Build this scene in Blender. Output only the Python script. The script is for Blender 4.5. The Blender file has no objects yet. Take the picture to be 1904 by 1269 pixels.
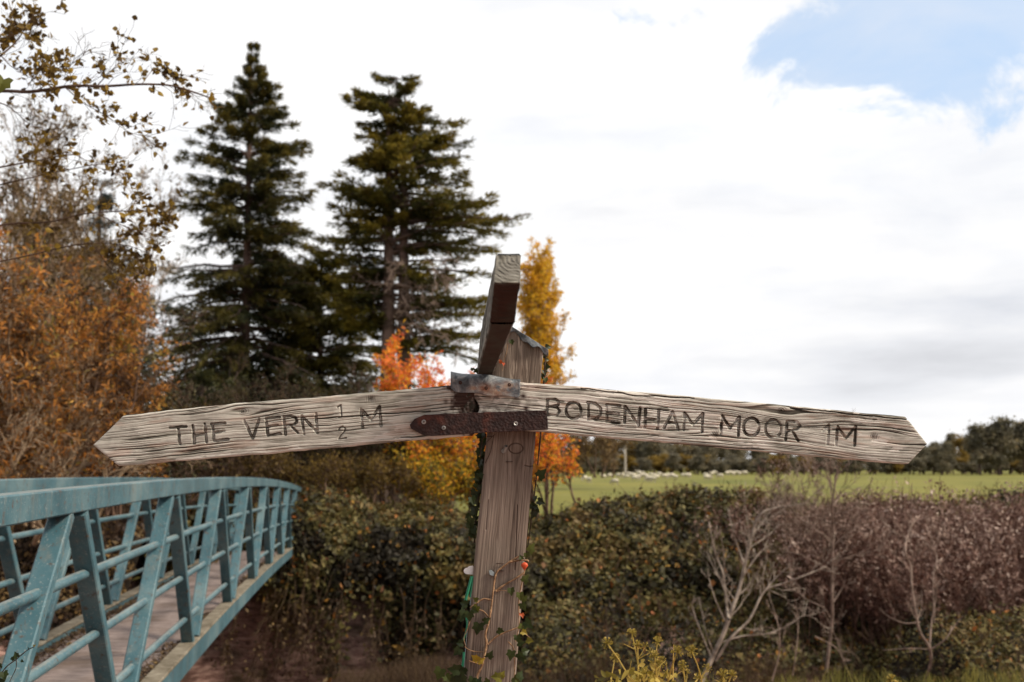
import bpy, math
import numpy as np
from math import radians, sin, cos, pi
S = bpy.context.scene
COL = S.collection
# ------------------------------------------------------------ camera, sky, sun, exposure
F = 1851.1; TH = radians(7.25); EYE = 1.5
cam_d = bpy.data.cameras.new('camera'); cam = bpy.data.objects.new('camera', cam_d); COL.objects.link(cam)
cam.location = (0, 0, EYE); cam.rotation_euler = (pi/2+TH, 0, 0)
cam_d.lens = 35; cam_d.sensor_width = 36; cam_d.clip_start = .05; cam_d.clip_end = 8000
cam_d.dof.use_dof = True; cam_d.dof.focus_distance = 2.29; cam_d.dof.aperture_fstop = 4.8
cam_d.dof.aperture_blades = 9
S.camera = cam
S.view_settings.view_transform = 'Standard'; S.view_settings.look = 'None'
S.view_settings.gamma = 1; S.view_settings.exposure = .2
SUN_EL, SUN_AZ = radians(42), radians(104)     # azimuth clockwise from +Y: to the right of the camera

def W(px, py, Y):
    """world point on the plane y = Y that the photograph shows at this pixel"""
    px = np.asarray(px, float); py = np.asarray(py, float)
    u = (px-952)/F; v = (634.5-py)/F
    t = Y/(cos(TH)-v*sin(TH))
    return np.stack(np.broadcast_arrays(u*t, np.asarray(Y, float)+0*u, EYE+(sin(TH)+v*cos(TH))*t), -1)

class NT:
    def __init__(s, tree): s.t = tree; s.n = tree.nodes; s.l = tree.links; s.n.clear()
    def add(s, kind, ins=None, **kw):
        n = s.n.new(kind)
        for k, v in kw.items(): setattr(n, k, v)
        for k, v in (ins or {}).items():
            if isinstance(v, bpy.types.NodeSocket): s.l.new(v, n.inputs[k])
            elif isinstance(v, bpy.types.Node): s.l.new(v.outputs[0], n.inputs[k])
            else: n.inputs[k].default_value = v
        return n
    def math(s, op, a, b=0., c=0.): return s.add('ShaderNodeMath', {0: a, 1: b, 2: c}, operation=op)
    def ramp(s, fac, stops, interp='LINEAR'):
        n = s.add('ShaderNodeValToRGB', {0: fac}); e = n.color_ramp.elements; n.color_ramp.interpolation = interp
        while len(e) < len(stops): e.new(.5)
        for i, (p, c) in enumerate(stops):
            e[i].position = p; c = (c, c, c) if isinstance(c, (int, float)) else c; e[i].color = (*c, 1)
        return n
    def mix(s, fac, a, b, bt='MIX'):
        n = s.n.new('ShaderNodeMix'); n.data_type = 'RGBA'; n.blend_type = bt; n.clamp_factor = True
        for sk, v in ((n.inputs[0], fac), (n.inputs[6], a), (n.inputs[7], b)):
            if isinstance(v, bpy.types.Node): s.l.new(v.outputs[2] if v.bl_idname == 'ShaderNodeMix' else v.outputs[0], sk)
            elif isinstance(v, bpy.types.NodeSocket): s.l.new(v, sk)
            elif isinstance(v, tuple): sk.default_value = (*v, 1)
            else: sk.default_value = v
        return n.outputs[2]

w = bpy.data.worlds.new('World'); S.world = w; w.use_nodes = True
N = NT(w.node_tree)
sky = N.add('ShaderNodeTexSky', sky_type='NISHITA', sun_disc=False, sun_elevation=SUN_EL, sun_rotation=SUN_AZ, dust_density=2.0)
bg1 = N.add('ShaderNodeBackground', {0: sky, 1: .15})
tc = N.add('ShaderNodeTexCoord')
d0 = W(1765, 18, 1)-np.array([0, 0, EYE]); d0 /= np.linalg.norm(d0)
mp = N.add('ShaderNodeMapping', {0: tc.outputs[0], 3: (1.6, 1.6, 4.2)})
n1 = N.add('ShaderNodeTexNoise', {'Vector': mp, 'Scale': 2.6, 'Detail': 9., 'Roughness': .56, 'Distortion': .25})
mp2 = N.add('ShaderNodeMapping', {0: tc.outputs[0], 1: (.35, 0, .2), 3: (1, 1, 6.)})
n2 = N.add('ShaderNodeTexNoise', {'Vector': mp2, 'Scale': 1.9, 'Detail': 7., 'Roughness': .5, 'Distortion': .2})
n3 = N.add('ShaderNodeTexNoise', {'Vector': tc.outputs[0], 'Scale': 7., 'Detail': 11., 'Roughness': .66, 'Distortion': .5})
sub = N.add('ShaderNodeVectorMath', {0: tc.outputs[0], 1: tuple(d0)}, operation='SUBTRACT')
scl = N.add('ShaderNodeVectorMath', {0: sub, 1: (1/.165, 1/.165, 1/.085)}, operation='MULTIPLY')
ln = N.add('ShaderNodeVectorMath', {0: scl}, operation='LENGTH')
wob = N.math('MULTIPLY_ADD', n3.outputs[0], 5.2, -2.6)
dist = N.math('ADD', ln.outputs['Value'], wob)
near = N.ramp(N.math('MULTIPLY', dist, .6), [(.26, 0.), (.70, 1.)], 'EASE')
cloud_cov = near
ccol = N.ramp(n2, [(.24, (.62, .63, .66)), (.32, (.74, .75, .78)), (.40, (.86, .86, .87)), (.55, (.95, .945, .94))])
fluff = N.ramp(n1, [(.32, (.88, .90, .94)), (.52, (1, 1, 1))])
cc = N.mix(1., ccol, fluff, 'MULTIPLY')
bg2 = N.add('ShaderNodeBackground', {0: cc, 1: 1.0})
veil = N.add('ShaderNodeBackground', {0: (.62, .78, 1.0, 1), 1: .92})
wisp = N.ramp(n3, [(.40, .66), (.62, .97)])
veil2 = N.mix(N.ramp(n1, [(.42, 0.), (.62, .55)]), (.60, .77, 1.0), (.90, .93, .98)); N.l.new(veil2, veil.inputs[0])
thin = N.add('ShaderNodeMixShader', {0: .76, 1: bg1.outputs[0], 2: veil.outputs[0]})
ms = N.add('ShaderNodeMixShader', {0: cloud_cov, 1: thin.outputs[0], 2: bg2.outputs[0]})
N.add('ShaderNodeOutputWorld', {0: ms.outputs[0]})
sd = bpy.data.lights.new('sun', 'SUN'); sd.energy = 4.4; sd.angle = radians(10); sd.color = (1, .90, .74)
sun = bpy.data.objects.new('sun', sd); COL.objects.link(sun)
sun.rotation_euler = (pi/2-SUN_EL, 0, pi-SUN_AZ); sun.location = (4, -4, 8)

# ------------------------------------------------------------ helpers
rng = np.random.default_rng(7)
def hsh(*a):
    h = np.zeros_like(np.asarray(a[0], np.int64)).astype(np.uint64)
    for i, x in enumerate(a):
        h = (h ^ (np.asarray(x, np.int64).astype(np.uint64)*np.uint64(0x9E3779B97F4A7C15+2*i*0x51ED27+0)))
        h = (h ^ (h >> np.uint64(29)))*np.uint64(0xBF58476D1CE4E5B9); h = h ^ (h >> np.uint64(32))
    return (h & np.uint64(0xFFFFFF)).astype(float)/0xFFFFFF
np.seterr(over='ignore')
def vn(x, y, z=0., seed=0):
    x, y, z = np.broadcast_arrays(np.asarray(x, float), np.asarray(y, float), np.asarray(z, float))
    xi, yi, zi = np.floor(x), np.floor(y), np.floor(z)
    fx, fy, fz = x-xi, y-yi, z-zi
    fx, fy, fz = [f*f*(3-2*f) for f in (fx, fy, fz)]
    r = 0
    for a in (0, 1):
        for b in (0, 1):
            for c in (0, 1):
                wgt = (fx if a else 1-fx)*(fy if b else 1-fy)*(fz if c else 1-fz)
                r = r+wgt*hsh(xi+a, yi+b, zi+c, np.zeros_like(xi)+seed)
    return r
def fbm(x, y, z=0., oct=4, seed=0):
    r = 0; a = .5; s = 1
    for i in range(oct): r = r+a*vn(np.asarray(x)*s, np.asarray(y)*s, np.asarray(z)*s, seed+i*17); a *= .5; s *= 2.03
    return r/(1-.5**oct)
def sst(a, b, x): t = np.clip((x-a)/(b-a), 0, 1); return t*t*(3-2*t)
def unit(v): return v/np.maximum(np.linalg.norm(v, axis=-1, keepdims=True), 1e-9)
def rndir(n, r=None): return unit((r or rng).normal(size=(n, 3)))

def tag(o, label=None, cat=None, group=None, kind=None):
    for k, v in (('label', label), ('category', cat), ('group', group), ('kind', kind)):
        if v: o[k] = v
    return o
def empty(name, loc=(0, 0, 0)):
    o = bpy.data.objects.new(name, None); COL.objects.link(o); o.location = loc; o.empty_display_size = .2; return o
def mesh(name, V, Fs, m, parent=None, attrs=None, smooth=False, uv=None):
    """V (n,3) world coords, Fs (k,4) or (k,3) int array or list of lists; attrs: dict name->(n,) point floats"""
    V = np.asarray(V, np.float32).reshape(-1, 3)
    off = np.array(parent.matrix_basis.translation if parent is not None and parent.parent is None else (0, 0, 0), np.float32)
    if parent is not None and parent.parent is not None: off = np.array(parent.parent.location, np.float32)
    me = bpy.data.meshes.new(name)
    if isinstance(Fs, np.ndarray):
        k = Fs.shape[1]; me.vertices.add(len(V)); me.vertices.foreach_set('co', (V-off).ravel())
        me.loops.add(Fs.size); me.loops.foreach_set('vertex_index', Fs.astype(np.int32).ravel())
        me.polygons.add(len(Fs)); me.polygons.foreach_set('loop_start', np.arange(0, Fs.size, k, dtype=np.int32))
        me.polygons.foreach_set('loop_total', np.full(len(Fs), k, np.int32)); me.update(calc_edges=True)
    else: me.from_pydata((V-off).tolist(), [], [list(map(int, f)) for f in Fs]); me.update()
    for n, a in (attrs or {}).items():
        at = me.attributes.new(n, 'FLOAT', 'POINT'); at.data.foreach_set('value', np.asarray(a, np.float32).ravel())
    if smooth: me.polygons.foreach_set('use_smooth', np.ones(len(me.polygons), bool))
    me.materials.append(m)
    o = bpy.data.objects.new(name, me); COL.objects.link(o)
    if parent is not None: o.parent = parent
    return o
class Geo:
    def __init__(s): s.v = []; s.f = []; s.n = 0; s.a = []
    def add(s, V, Fq, tint=None):
        V = np.asarray(V, float).reshape(-1, 3); Fq = np.asarray(Fq, int).reshape(-1, 4)
        s.v.append(V); s.f.append(Fq+s.n); s.n += len(V)
        s.a.append(np.full(len(V), .5) if tint is None else np.broadcast_to(np.asarray(tint, float), (len(V),)))
        return s
    def build(s, name, m, parent=None, smooth=False):
        return mesh(name, np.concatenate(s.v), np.concatenate(s.f), m, parent, {'tint': np.concatenate(s.a)}, smooth)
def tubes(P, R, sides=4):
    P = np.asarray(P, float); R = np.asarray(R, float)
    if P.ndim == 2: P = P[None]; R = R[None]
    n, K, _ = P.shape
    T = unit(np.gradient(P, axis=1)); m = unit(P[:, -1]-P[:, 0])
    ref = np.where(np.abs(m[:, 2:3]) > .8, np.array([[1., .3, 0]]), np.array([[0, 0, 1.]]))[:, None, :]
    A = unit(np.cross(T, np.broadcast_to(ref, T.shape))); B = np.cross(T, A)
    an = np.arange(sides)*2*pi/sides
    V = P[:, :, None]+R[:, :, None, None]*(A[:, :, None]*np.cos(an)[None, None, :, None]+B[:, :, None]*np.sin(an)[None, None, :, None])
    i = np.arange(K-1)[:, None]; j = np.arange(sides)[None]; jn = (j+1) % sides
    q = np.stack([i*sides+j, i*sides+jn, (i+1)*sides+jn, (i+1)*sides+j], -1).reshape(-1, 4)
    Fq = (q[None]+(np.arange(n)*K*sides)[:, None, None]).reshape(-1, 4)
    return V.reshape(-1, 3), Fq
def leaves(C, D, Nn, L, Wd, fold=.25, detail=False):
    """folded leaf faces: base at C, pointing D, upper side Nn"""
    n = len(C); D = unit(D); Sd = unit(np.cross(D, Nn)); Nn = np.cross(Sd, D)
    L = np.broadcast_to(np.asarray(L, float), (n,))[:, None]; Wd = np.broadcast_to(np.asarray(Wd, float), (n,))[:, None]
    if detail:
        pts = [C, C+D*L*.3+Sd*Wd*.5+Nn*Wd*fold, C+D*L*.68+Sd*Wd*.36+Nn*Wd*fold*.6, C+D*L,
               C+D*L*.68-Sd*Wd*.36+Nn*Wd*fold*.6, C+D*L*.3-Sd*Wd*.5+Nn*Wd*fold]
        V = np.stack(pts, 1).reshape(-1, 3); b = (np.arange(n)*6)[:, None]
        return V, np.concatenate([b+[0, 1, 2, 3], b+[0, 3, 4, 5]], 0), 6
    V = np.stack([C, C+D*L*.45+Sd*Wd*.5+Nn*Wd*fold, C+D*L, C+D*L*.45-Sd*Wd*.5+Nn*Wd*fold], 1).reshape(-1, 3)
    return V, (np.arange(n)*4)[:, None]+np.arange(4)[None], 4
def box(c0, c1):
    x0, y0, z0 = c0; x1, y1, z1 = c1
    V = [(x, y, z) for z in (z0, z1) for y in (y0, y1) for x in (x0, x1)]
    return V, [[0, 2, 3, 1], [4, 5, 7, 6], [0, 1, 5, 4], [2, 6, 7, 3], [0, 4, 6, 2], [1, 3, 7, 5]]

# ------------------------------------------------------------ materials
def material(name):
    m = bpy.data.materials.new(name); m.use_nodes = True; return m, NT(m.node_tree)
def finish(T, col, rough=.7, bump=None, bstr=.4, bdist=.01, spec=.3, metal=0., transl=0., tcol=None):
    ins = {'Base Color': col if not isinstance(col, tuple) else (*col, 1), 'Roughness': rough, 'Specular IOR Level': spec, 'Metallic': metal}
    if bump is not None: ins['Normal'] = T.add('ShaderNodeBump', {'Height': bump, 'Strength': bstr, 'Distance': bdist}).outputs[0]
    p = T.add('ShaderNodeBsdfPrincipled', ins); out = p.outputs[0]
    if transl:
        tr = T.add('ShaderNodeBsdfTranslucent', {0: tcol or col}); out = T.add('ShaderNodeMixShader', {0: transl, 1: out, 2: tr.outputs[0]}).outputs[0]
    T.add('ShaderNodeOutputMaterial', {0: out})
def foliage(name, stops, transl=.3, rough=.6):
    m, T = material(name); a = T.add('ShaderNodeAttribute', attribute_name='tint')
    r = T.ramp(a.outputs['Fac'], stops); finish(T, r.outputs[0], rough, transl=transl, spec=.25); return m
def bark(name, c1, c2, sc=30., transl=0):
    m, T = material(name); g = T.add('ShaderNodeTexCoord')
    n = T.add('ShaderNodeTexNoise', {'Vector': g.outputs['Object'], 'Scale': sc, 'Detail': 5.})
    finish(T, T.ramp(n, [(.35, c1), (.65, c2)]).outputs[0], .85, n.outputs[0], .5, .02, spec=.15); return m

def m_board():
    m, T = material('weathered_board')
    at = lambda n: T.add('ShaderNodeAttribute', attribute_name=n).outputs['Fac']
    g = T.add('ShaderNodeTexCoord')
    mp = T.add('ShaderNodeMapping', {0: g.outputs['Object'], 3: (22, 22, 420)})
    fn = T.add('ShaderNodeTexNoise', {'Vector': mp, 'Scale': 1., 'Detail': 4., 'Roughness': .6})
    blot = T.add('ShaderNodeTexNoise', {'Vector': g.outputs['Object'], 'Scale': 16., 'Detail': 8., 'Roughness': .72})
    gg = T.math('ADD', at('grain'), T.math('MULTIPLY_ADD', fn, .9, -.45))
    c = T.ramp(gg, [(.05, (.022, .019, .015)), (.28, (.105, .095, .078)), (.48, (.262, .243, .205)), (.76, (.58, .55, .49))])
    c = T.mix(T.ramp(blot, [(.45, 0.), (.62, .6)]), c, T.mix(.5, c, (.075, .068, .055)))
    c = T.mix(at('pale'), c, T.mix(fn, (.50, .46, .41), (.78, .74, .68)))
    c = T.mix(at('pink'), c, T.mix(fn, (.30, .17, .12), (.52, .33, .25)))
    c = T.mix(at('stain_shade'), c, T.mix(fn, (.014, .007, .006), (.062, .022, .015)))
    c = T.mix(at('dirt_shade'), c, (.045, .038, .028))
    finish(T, c, .86, fn.outputs[0], .35, .002, spec=.15); return m
def m_post():
    m, T = material('post_wood')
    at = lambda n: T.add('ShaderNodeAttribute', attribute_name=n).outputs['Fac']
    g = T.add('ShaderNodeTexCoord')
    mp = T.add('ShaderNodeMapping', {0: g.outputs['Object'], 2: (0, radians(5.2), 0), 3: (520, 60, 14)})
    fn = T.add('ShaderNodeTexNoise', {'Vector': mp, 'Scale': 1., 'Detail': 5., 'Roughness': .6})
    blot = T.add('ShaderNodeTexNoise', {'Vector': g.outputs['Object'], 'Scale': 7., 'Detail': 6., 'Roughness': .6})
    gg = T.math('ADD', at('grain'), T.math('MULTIPLY_ADD', fn, .7, -.35))
    c = T.ramp(gg, [(.05, (.045, .032, .026)), (.35, (.15, .110, .088)), (.6, (.24, .185, .150)), (.95, (.42, .34, .285))])
    c = T.mix(T.ramp(blot, [(.42, 0.), (.68, .7)]), c, T.mix(fn, (.10, .085, .07), (.24, .20, .16)))
    c = T.mix(at('stain_shade'), c, (.05, .03, .022))
    c = T.mix(at('pale'), c, (.38, .31, .25))
    finish(T, c, .85, fn.outputs[0], .4, .0015, spec=.15); return m
def m_rust():
    m, T = material('rusty_steel'); g = T.add('ShaderNodeTexCoord').outputs['Object']
    n = T.add('ShaderNodeTexNoise', {'Vector': g, 'Scale': 60., 'Detail': 6., 'Roughness': .65})
    n2 = T.add('ShaderNodeTexNoise', {'Vector': g, 'Scale': 17., 'Detail': 4.})
    v = T.add('ShaderNodeTexVoronoi', {'Vector': g, 'Scale': 160.})
    c = T.ramp(n, [(.3, (.012, .006, .006)), (.55, (.032, .014, .012)), (.75, (.07, .028, .021))])
    c = T.mix(T.ramp(n2, [(.56, 0.), (.68, .8)]), c, (.11, .032, .02))
    h = T.math('ADD', n, T.math('MULTIPLY', v.outputs[0], .5))
    finish(T, c, .62, h.outputs[0], .8, .003, spec=.3); return m
def m_lead():
    m, T = material('grey_flashing'); g = T.add('ShaderNodeTexCoord').outputs['Object']
    a = T.add('ShaderNodeAttribute', attribute_name='tint')
    n = T.add('ShaderNodeTexNoise', {'Vector': g, 'Scale': 35., 'Detail': 7., 'Roughness': .7, 'Distortion': .6})
    c = T.ramp(n, [(.33, (.03, .036, .042)), (.48, (.10, .115, .13)), (.60, (.24, .25, .26)), (.72, (.5, .48, .45))])
    c = T.mix(a.outputs['Fac'], c, T.ramp(n, [(.35, (.20, .07, .035)), (.65, (.36, .27, .2))]))
    finish(T, c, .48, n.outputs[0], .5, .003, spec=.5, metal=.25); return m
def m_simple(name, c, rough=.5, metal=0., transl=0., spec=.4):
    m, T = material(name); g = T.add('ShaderNodeTexCoord').outputs['Object']
    n = T.add('ShaderNodeTexNoise', {'Vector': g, 'Scale': 90., 'Detail': 3.})
    cc = T.mix(n, tuple(x*.75 for x in c), tuple(min(1, x*1.2) for x in c)); finish(T, cc, rough, metal=metal, transl=transl, spec=spec); return m
def m_paint():
    m, T = material('bridge_paint'); g = T.add('ShaderNodeTexCoord').outputs['Object']
    geo = T.add('ShaderNodeNewGeometry')
    n = T.add('ShaderNodeTexNoise', {'Vector': g, 'Scale': 2.2, 'Detail': 8., 'Roughness': .62})
    mp = T.add('ShaderNodeMapping', {0: g, 3: (14, 14, 1.2)})
    st = T.add('ShaderNodeTexNoise', {'Vector': mp, 'Scale': 1.3, 'Detail': 6., 'Roughness': .6})
    n2 = T.add('ShaderNodeTexNoise', {'Vector': g, 'Scale': 26., 'Detail': 5., 'Roughness': .7})
    c = T.ramp(n, [(.34, (.026, .072, .091)), (.5, (.046, .110, .135)), (.66, (.10, .165, .182))])
    c = T.mix(T.ramp(st, [(.52, 0.), (.74, .5)]), c, (.15, .14, .115))
    c = T.mix(T.ramp(n2, [(.58, 0.), (.66, .9)]), c, (.07, .045, .03))
    n4 = T.add('ShaderNodeTexNoise', {'Vector': g, 'Scale': 95., 'Detail': 3.})
    c = T.mix(T.ramp(n4, [(.60, 0.), (.68, .55)]), c, (.22, .25, .25))
    up = T.add('ShaderNodeSeparateXYZ', {0: geo.outputs['Normal']}).outputs[2]
    c = T.mix(T.math('MULTIPLY', T.ramp(up, [(.75, 0.), (.95, 1.)]), T.ramp(n2, [(.35, .15), (.6, .6)])), c, (.27, .27, .24))
    finish(T, c, .5, n2.outputs[0], .18, .004, spec=.4); return m
def m_ledge():
    m, T = material('dirty_ledge'); g = T.add('ShaderNodeTexCoord').outputs['Object']
    n = T.add('ShaderNodeTexNoise', {'Vector': g, 'Scale': 7., 'Detail': 8., 'Roughness': .7})
    c = T.ramp(n, [(.3, (.06, .048, .03)), (.5, (.16, .135, .10)), (.7, (.26, .23, .18))])
    finish(T, c, .9, n.outputs[0], .5, .01, spec=.15); return m
def m_deck():
    m, T = material('deck_boards'); g = T.add('ShaderNodeTexCoord').outputs['Object']
    mp = T.add('ShaderNodeMapping', {0: g, 2: (0, 0, radians(-8.9))})
    sy = T.add('ShaderNodeSeparateXYZ', {0: mp}).outputs[1]
    fr = T.math('FRACT', T.math('MULTIPLY', sy, 6.8)); gap = T.ramp(fr, [(.0, 0.), (.05, 1.), (.95, 1.), (1., 0.)])
    mp2 = T.add('ShaderNodeMapping', {0: g, 3: (6, 30, 6)})
    n = T.add('ShaderNodeTexNoise', {'Vector': mp2, 'Scale': 1., 'Detail': 7., 'Roughness': .65})
    n2 = T.add('ShaderNodeTexNoise', {'Vector': g, 'Scale': 1.8, 'Detail': 6., 'Roughness': .65})
    c = T.ramp(n, [(.3, (.12, .092, .085)), (.5, (.20, .155, .142)), (.72, (.31, .255, .235))])
    c = T.mix(T.ramp(n2, [(.48, 0.), (.66, .8)]), c, (.10, .068, .05))
    c = T.mix(gap, (.03, .022, .018), c)
    finish(T, c, .8, gap.outputs[0], .4, .006, spec=.2); return m
def m_earth():
    m, T = material('river_bank_earth'); g = T.add('ShaderNodeTexCoord').outputs['Object']
    mp = T.add('ShaderNodeMapping', {0: g, 3: (1., 1., 4.5)})
    n = T.add('ShaderNodeTexNoise', {'Vector': mp, 'Scale': 3.2, 'Detail': 9., 'Roughness': .68, 'Distortion': .5})
    n2 = T.add('ShaderNodeTexNoise', {'Vector': g, 'Scale': 1.1, 'Detail': 7., 'Roughness': .65})
    c = T.ramp(n, [(.32, (.07, .036, .03)), (.45, (.26, .145, .12)), (.62, (.52, .34, .28))])
    c = T.mix(T.ramp(n2, [(.52, 0.), (.66, .85)]), c, T.ramp(n, [(.3, (.03, .027, .012)), (.7, (.10, .085, .045))]))
    finish(T, c, .9, n.outputs[0], .8, .12, spec=.1); return m
def m_field():
    m, T = material('field_grass'); g = T.add('ShaderNodeTexCoord').outputs['Object']
    n = T.add('ShaderNodeTexNoise', {'Vector': g, 'Scale': .05, 'Detail': 8., 'Roughness': .6})
    mp = T.add('ShaderNodeMapping', {0: g, 3: (.2, 1., 1.)})
    n2 = T.add('ShaderNodeTexNoise', {'Vector': mp, 'Scale': .25, 'Detail': 6., 'Roughness': .7})
    c = T.ramp(n, [(.38, (.085, .098, .020)), (.60, (.175, .158, .034))])
    c = T.mix(T.ramp(n2, [(.4, 0.), (.75, .7)]), c, (.19, .17, .06))
    finish(T, c, .9, n2.outputs[0], .4, .2, spec=.08); return m
def m_water():
    m, T = material('river_water'); g = T.add('ShaderNodeTexCoord').outputs['Object']
    n = T.add('ShaderNodeTexNoise', {'Vector': g, 'Scale': 3., 'Detail': 4.})
    finish(T, (.03, .028, .018), .06, n.outputs[0], .15, .05, spec=.5); return m
M = dict(board=m_board(), post=m_post(), rust=m_rust(), lead=m_lead(), paint=m_paint(), ledge=m_ledge(), deck=m_deck(),
         earth=m_earth(), field=m_field(), water=m_water(),
         screw=m_simple('zinc_screw', (.55, .55, .53), .3, .8), nail=m_simple('dull_nail', (.33, .33, .32), .45, .6),
         rustscrew=m_simple('rusted_screw', (.05, .02, .014), .7, .3),
         tagw=m_simple('white_plastic', (.8, .8, .8), .4), green=m_simple('green_plastic', (.03, .23, .13), .4, transl=.2),
         clear=m_simple('grey_plastic', (.28, .33, .35), .35), red=m_simple('red_flesh', (.62, .09, .03), .5, transl=.15),
         wool=m_simple('fleece', (.50, .45, .35), .95), face=m_simple('sheep_face', (.35, .3, .25), .9),
         pole=bark('pole_wood', (.30, .26, .22), (.42, .38, .33), 3.),
         ivy=foliage('ivy_leaf', [(0, (.018, .024, .010)), (.45, (.035, .05, .014)), (.62, (.09, .10, .02)), (.75, (.20, .17, .025)), (.88, (.42, .24, .02)), (1, (.45, .08, .03))], .25, .42),
         stem=bark('ivy_stem', (.16, .09, .05), (.38, .23, .13), 60.), darkstem=bark('dark_stem', (.03, .02, .015), (.08, .05, .035), 60.),
         hedge=foliage('hedge_leaf', [(0, (.020, .015, .008)), (.3, (.045, .040, .014)), (.55, (.095, .080, .024)), (.75, (.17, .135, .04)), (.86, (.10, .042, .022)), (.93, (.26, .15, .025)), (1, (.36, .11, .03))], .2),
         dry=foliage('dry_leaf', [(0, (.04, .022, .016)), (.4, (.10, .062, .035)), (.7, (.17, .115, .05)), (1, (.27, .15, .045))], .3),
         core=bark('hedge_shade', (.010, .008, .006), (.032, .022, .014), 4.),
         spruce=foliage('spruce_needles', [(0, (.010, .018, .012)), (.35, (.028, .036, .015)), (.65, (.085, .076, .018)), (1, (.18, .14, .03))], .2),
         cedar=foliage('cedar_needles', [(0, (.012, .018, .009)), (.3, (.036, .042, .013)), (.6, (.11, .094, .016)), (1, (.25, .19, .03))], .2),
         bluec=foliage('blue_needles', [(0, (.02, .03, .028)), (.5, (.05, .065, .055)), (1, (.10, .11, .075))], .12),
         trunk=bark('conifer_bark', (.05, .035, .028), (.15, .10, .082), 2.), tan=bark('tan_bark', (.11, .075, .045), (.36, .26, .17), 6.),
         grey=bark('grey_twig', (.12, .085, .065), (.30, .22, .18), 8.), pale=bark('pale_branch', (.13, .10, .08), (.40, .33, .27), 9.),
         brown=bark('brown_twig', (.05, .03, .022), (.13, .08, .055), 8.),
         orange=foliage('orange_leaf', [(0, (.07, .035, .018)), (.25, (.17, .085, .025)), (.42, (.36, .14, .03)), (.62, (.56, .23, .045)), (.8, (.42, .25, .05)), (1, (.20, .16, .035))], .4),
         maple=foliage('maple_leaf', [(0, (.08, .08, .02)), (.25, (.28, .22, .02)), (.45, (.72, .44, .03)), (.7, (.85, .28, .035)), (1, (.70, .14, .05))], .5),
         poplar=foliage('poplar_leaf', [(0, (.26, .20, .02)), (.4, (.60, .36, .03)), (.75, (.80, .42, .03)), (1, (.80, .28, .02))], .5),
         ochre=foliage('ochre_leaf', [(0, (.045, .028, .012)), (.4, (.13, .082, .022)), (.75, (.28, .18, .03)), (1, (.40, .27, .045))], .4),
         far=foliage('far_leaf', [(0, (.09, .085, .065)), (.4, (.17, .15, .10)), (.7, (.25, .20, .115)), (1, (.38, .23, .10))], .35),
         reed=foliage('reed_fluff', [(0, (.05, .018, .012)), (.3, (.12, .055, .04)), (.6, (.30, .19, .15)), (1, (.62, .48, .40))], .3),
         grassy=foliage('grass_blade', [(0, (.06, .06, .015)), (.5, (.16, .15, .03)), (1, (.30, .25, .06))], .35),
         umbel=foliage('umbel', [(0, (.10, .085, .015)), (.5, (.36, .27, .045)), (1, (.66, .46, .14))], .35))

# ------------------------------------------------------------ ground, banks, river, field
def ramp1(x, xs, ys): return np.interp(x, xs, ys)
def crest(x):          # height of the hedge crest along X (at about 22 m)
    return ramp1(x, [-16, -9, -5, -4.2, -3, -1.5, -.6, .6, 1.3, 2.3, 4, 5.3, 6.3, 8, 12, 20], [.9, .7, .75, .90, .68, .45, .25, .20, .42, .60, .78, .68, .55, .6, .8, .9])
def zterr(x, y):
    near = 0-2.6*sst(4.2, 8.5, y)-2*sst(8, 12, y)
    fl = ramp1(y, [12, 19.6, 20.3, 20.9, 21.6, 24, 30], [-4.6, -4.5, -2.9, -1.2, -.65, -.42, -.4])
    fr = ramp1(y, [10, 12, 14.5, 17, 19.5, 21.5, 24, 30], [-4.4, -2.6, -1.9, -1.6, -1.1, -.7, -.45, -.4])
    k = sst(.2, 2.4, x); far = fl*(1-k)+fr*k
    fll = ramp1(y, [9, 13, 17, 24], [-4.5, -2.2, -1.2, -.4]); kl = sst(-5.6, -8, x); far = far*(1-kl)+fll*kl
    z = np.where(y < 11, np.maximum(near, -4.6), far); b = sst(9.5, 12.5, y)
    z = np.maximum(near, -4.6)*(1-b)+far*b
    return z
def terrain(name, xs, ys, m, noise=.12):
    X, Y = np.meshgrid(xs, ys); Z = zterr(X, Y)+noise*(fbm(X*1.3, Y*1.3, 0, 4, 5)-.5)*sst(60, 26, Y)
    Yw = Y+noise*3*(fbm(X*.9, Z*1.4, 3, 4, 9)-.5)*((Y > 19) & (Y < 22))
    V = np.stack([X, Yw, Z], -1).reshape(-1, 3); nx, ny = len(xs), len(ys)
    i = np.arange(ny-1)[:, None]; j = np.arange(nx-1)[None]; a = i*nx+j
    q = np.stack([a, a+1, a+nx+1, a+nx], -1).reshape(-1, 4)
    o = mesh(name, V, q, m, smooth=True); o['kind'] = 'structure'; return o
terrain('near_bank', np.concatenate([[-1500, -300, -90], np.linspace(-40, 40, 120), [90, 300, 1500]]), np.concatenate([[-1500, -300, -90], np.linspace(-30, 11, 90)]), M['earth'])
terrain('far_bank', np.unique(np.concatenate([[-1500, -300, -120, 120, 300, 1500], np.linspace(-60, 60, 120), np.linspace(-9, 4, 120)])), np.unique(np.concatenate([np.linspace(11, 26, 60), np.linspace(19.3, 22, 40)])), M['earth'], .16)
terrain('field', np.concatenate([np.linspace(-2500, -60, 20), np.linspace(-50, 50, 40), np.linspace(60, 2500, 20)]), np.concatenate([np.linspace(26, 60, 20), np.geomspace(70, 4000, 30)]), M['field'])
Vr, Fr = box((-60, 6, -5), (60, 20.4, -3.9)); o = mesh('river', [(-60, 7, -3.9), (60, 7, -3.9), (60, 20.4, -3.9), (-60, 20.4, -3.9)], [[0, 1, 2, 3]], M['water']); o['kind'] = 'structure'

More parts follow.
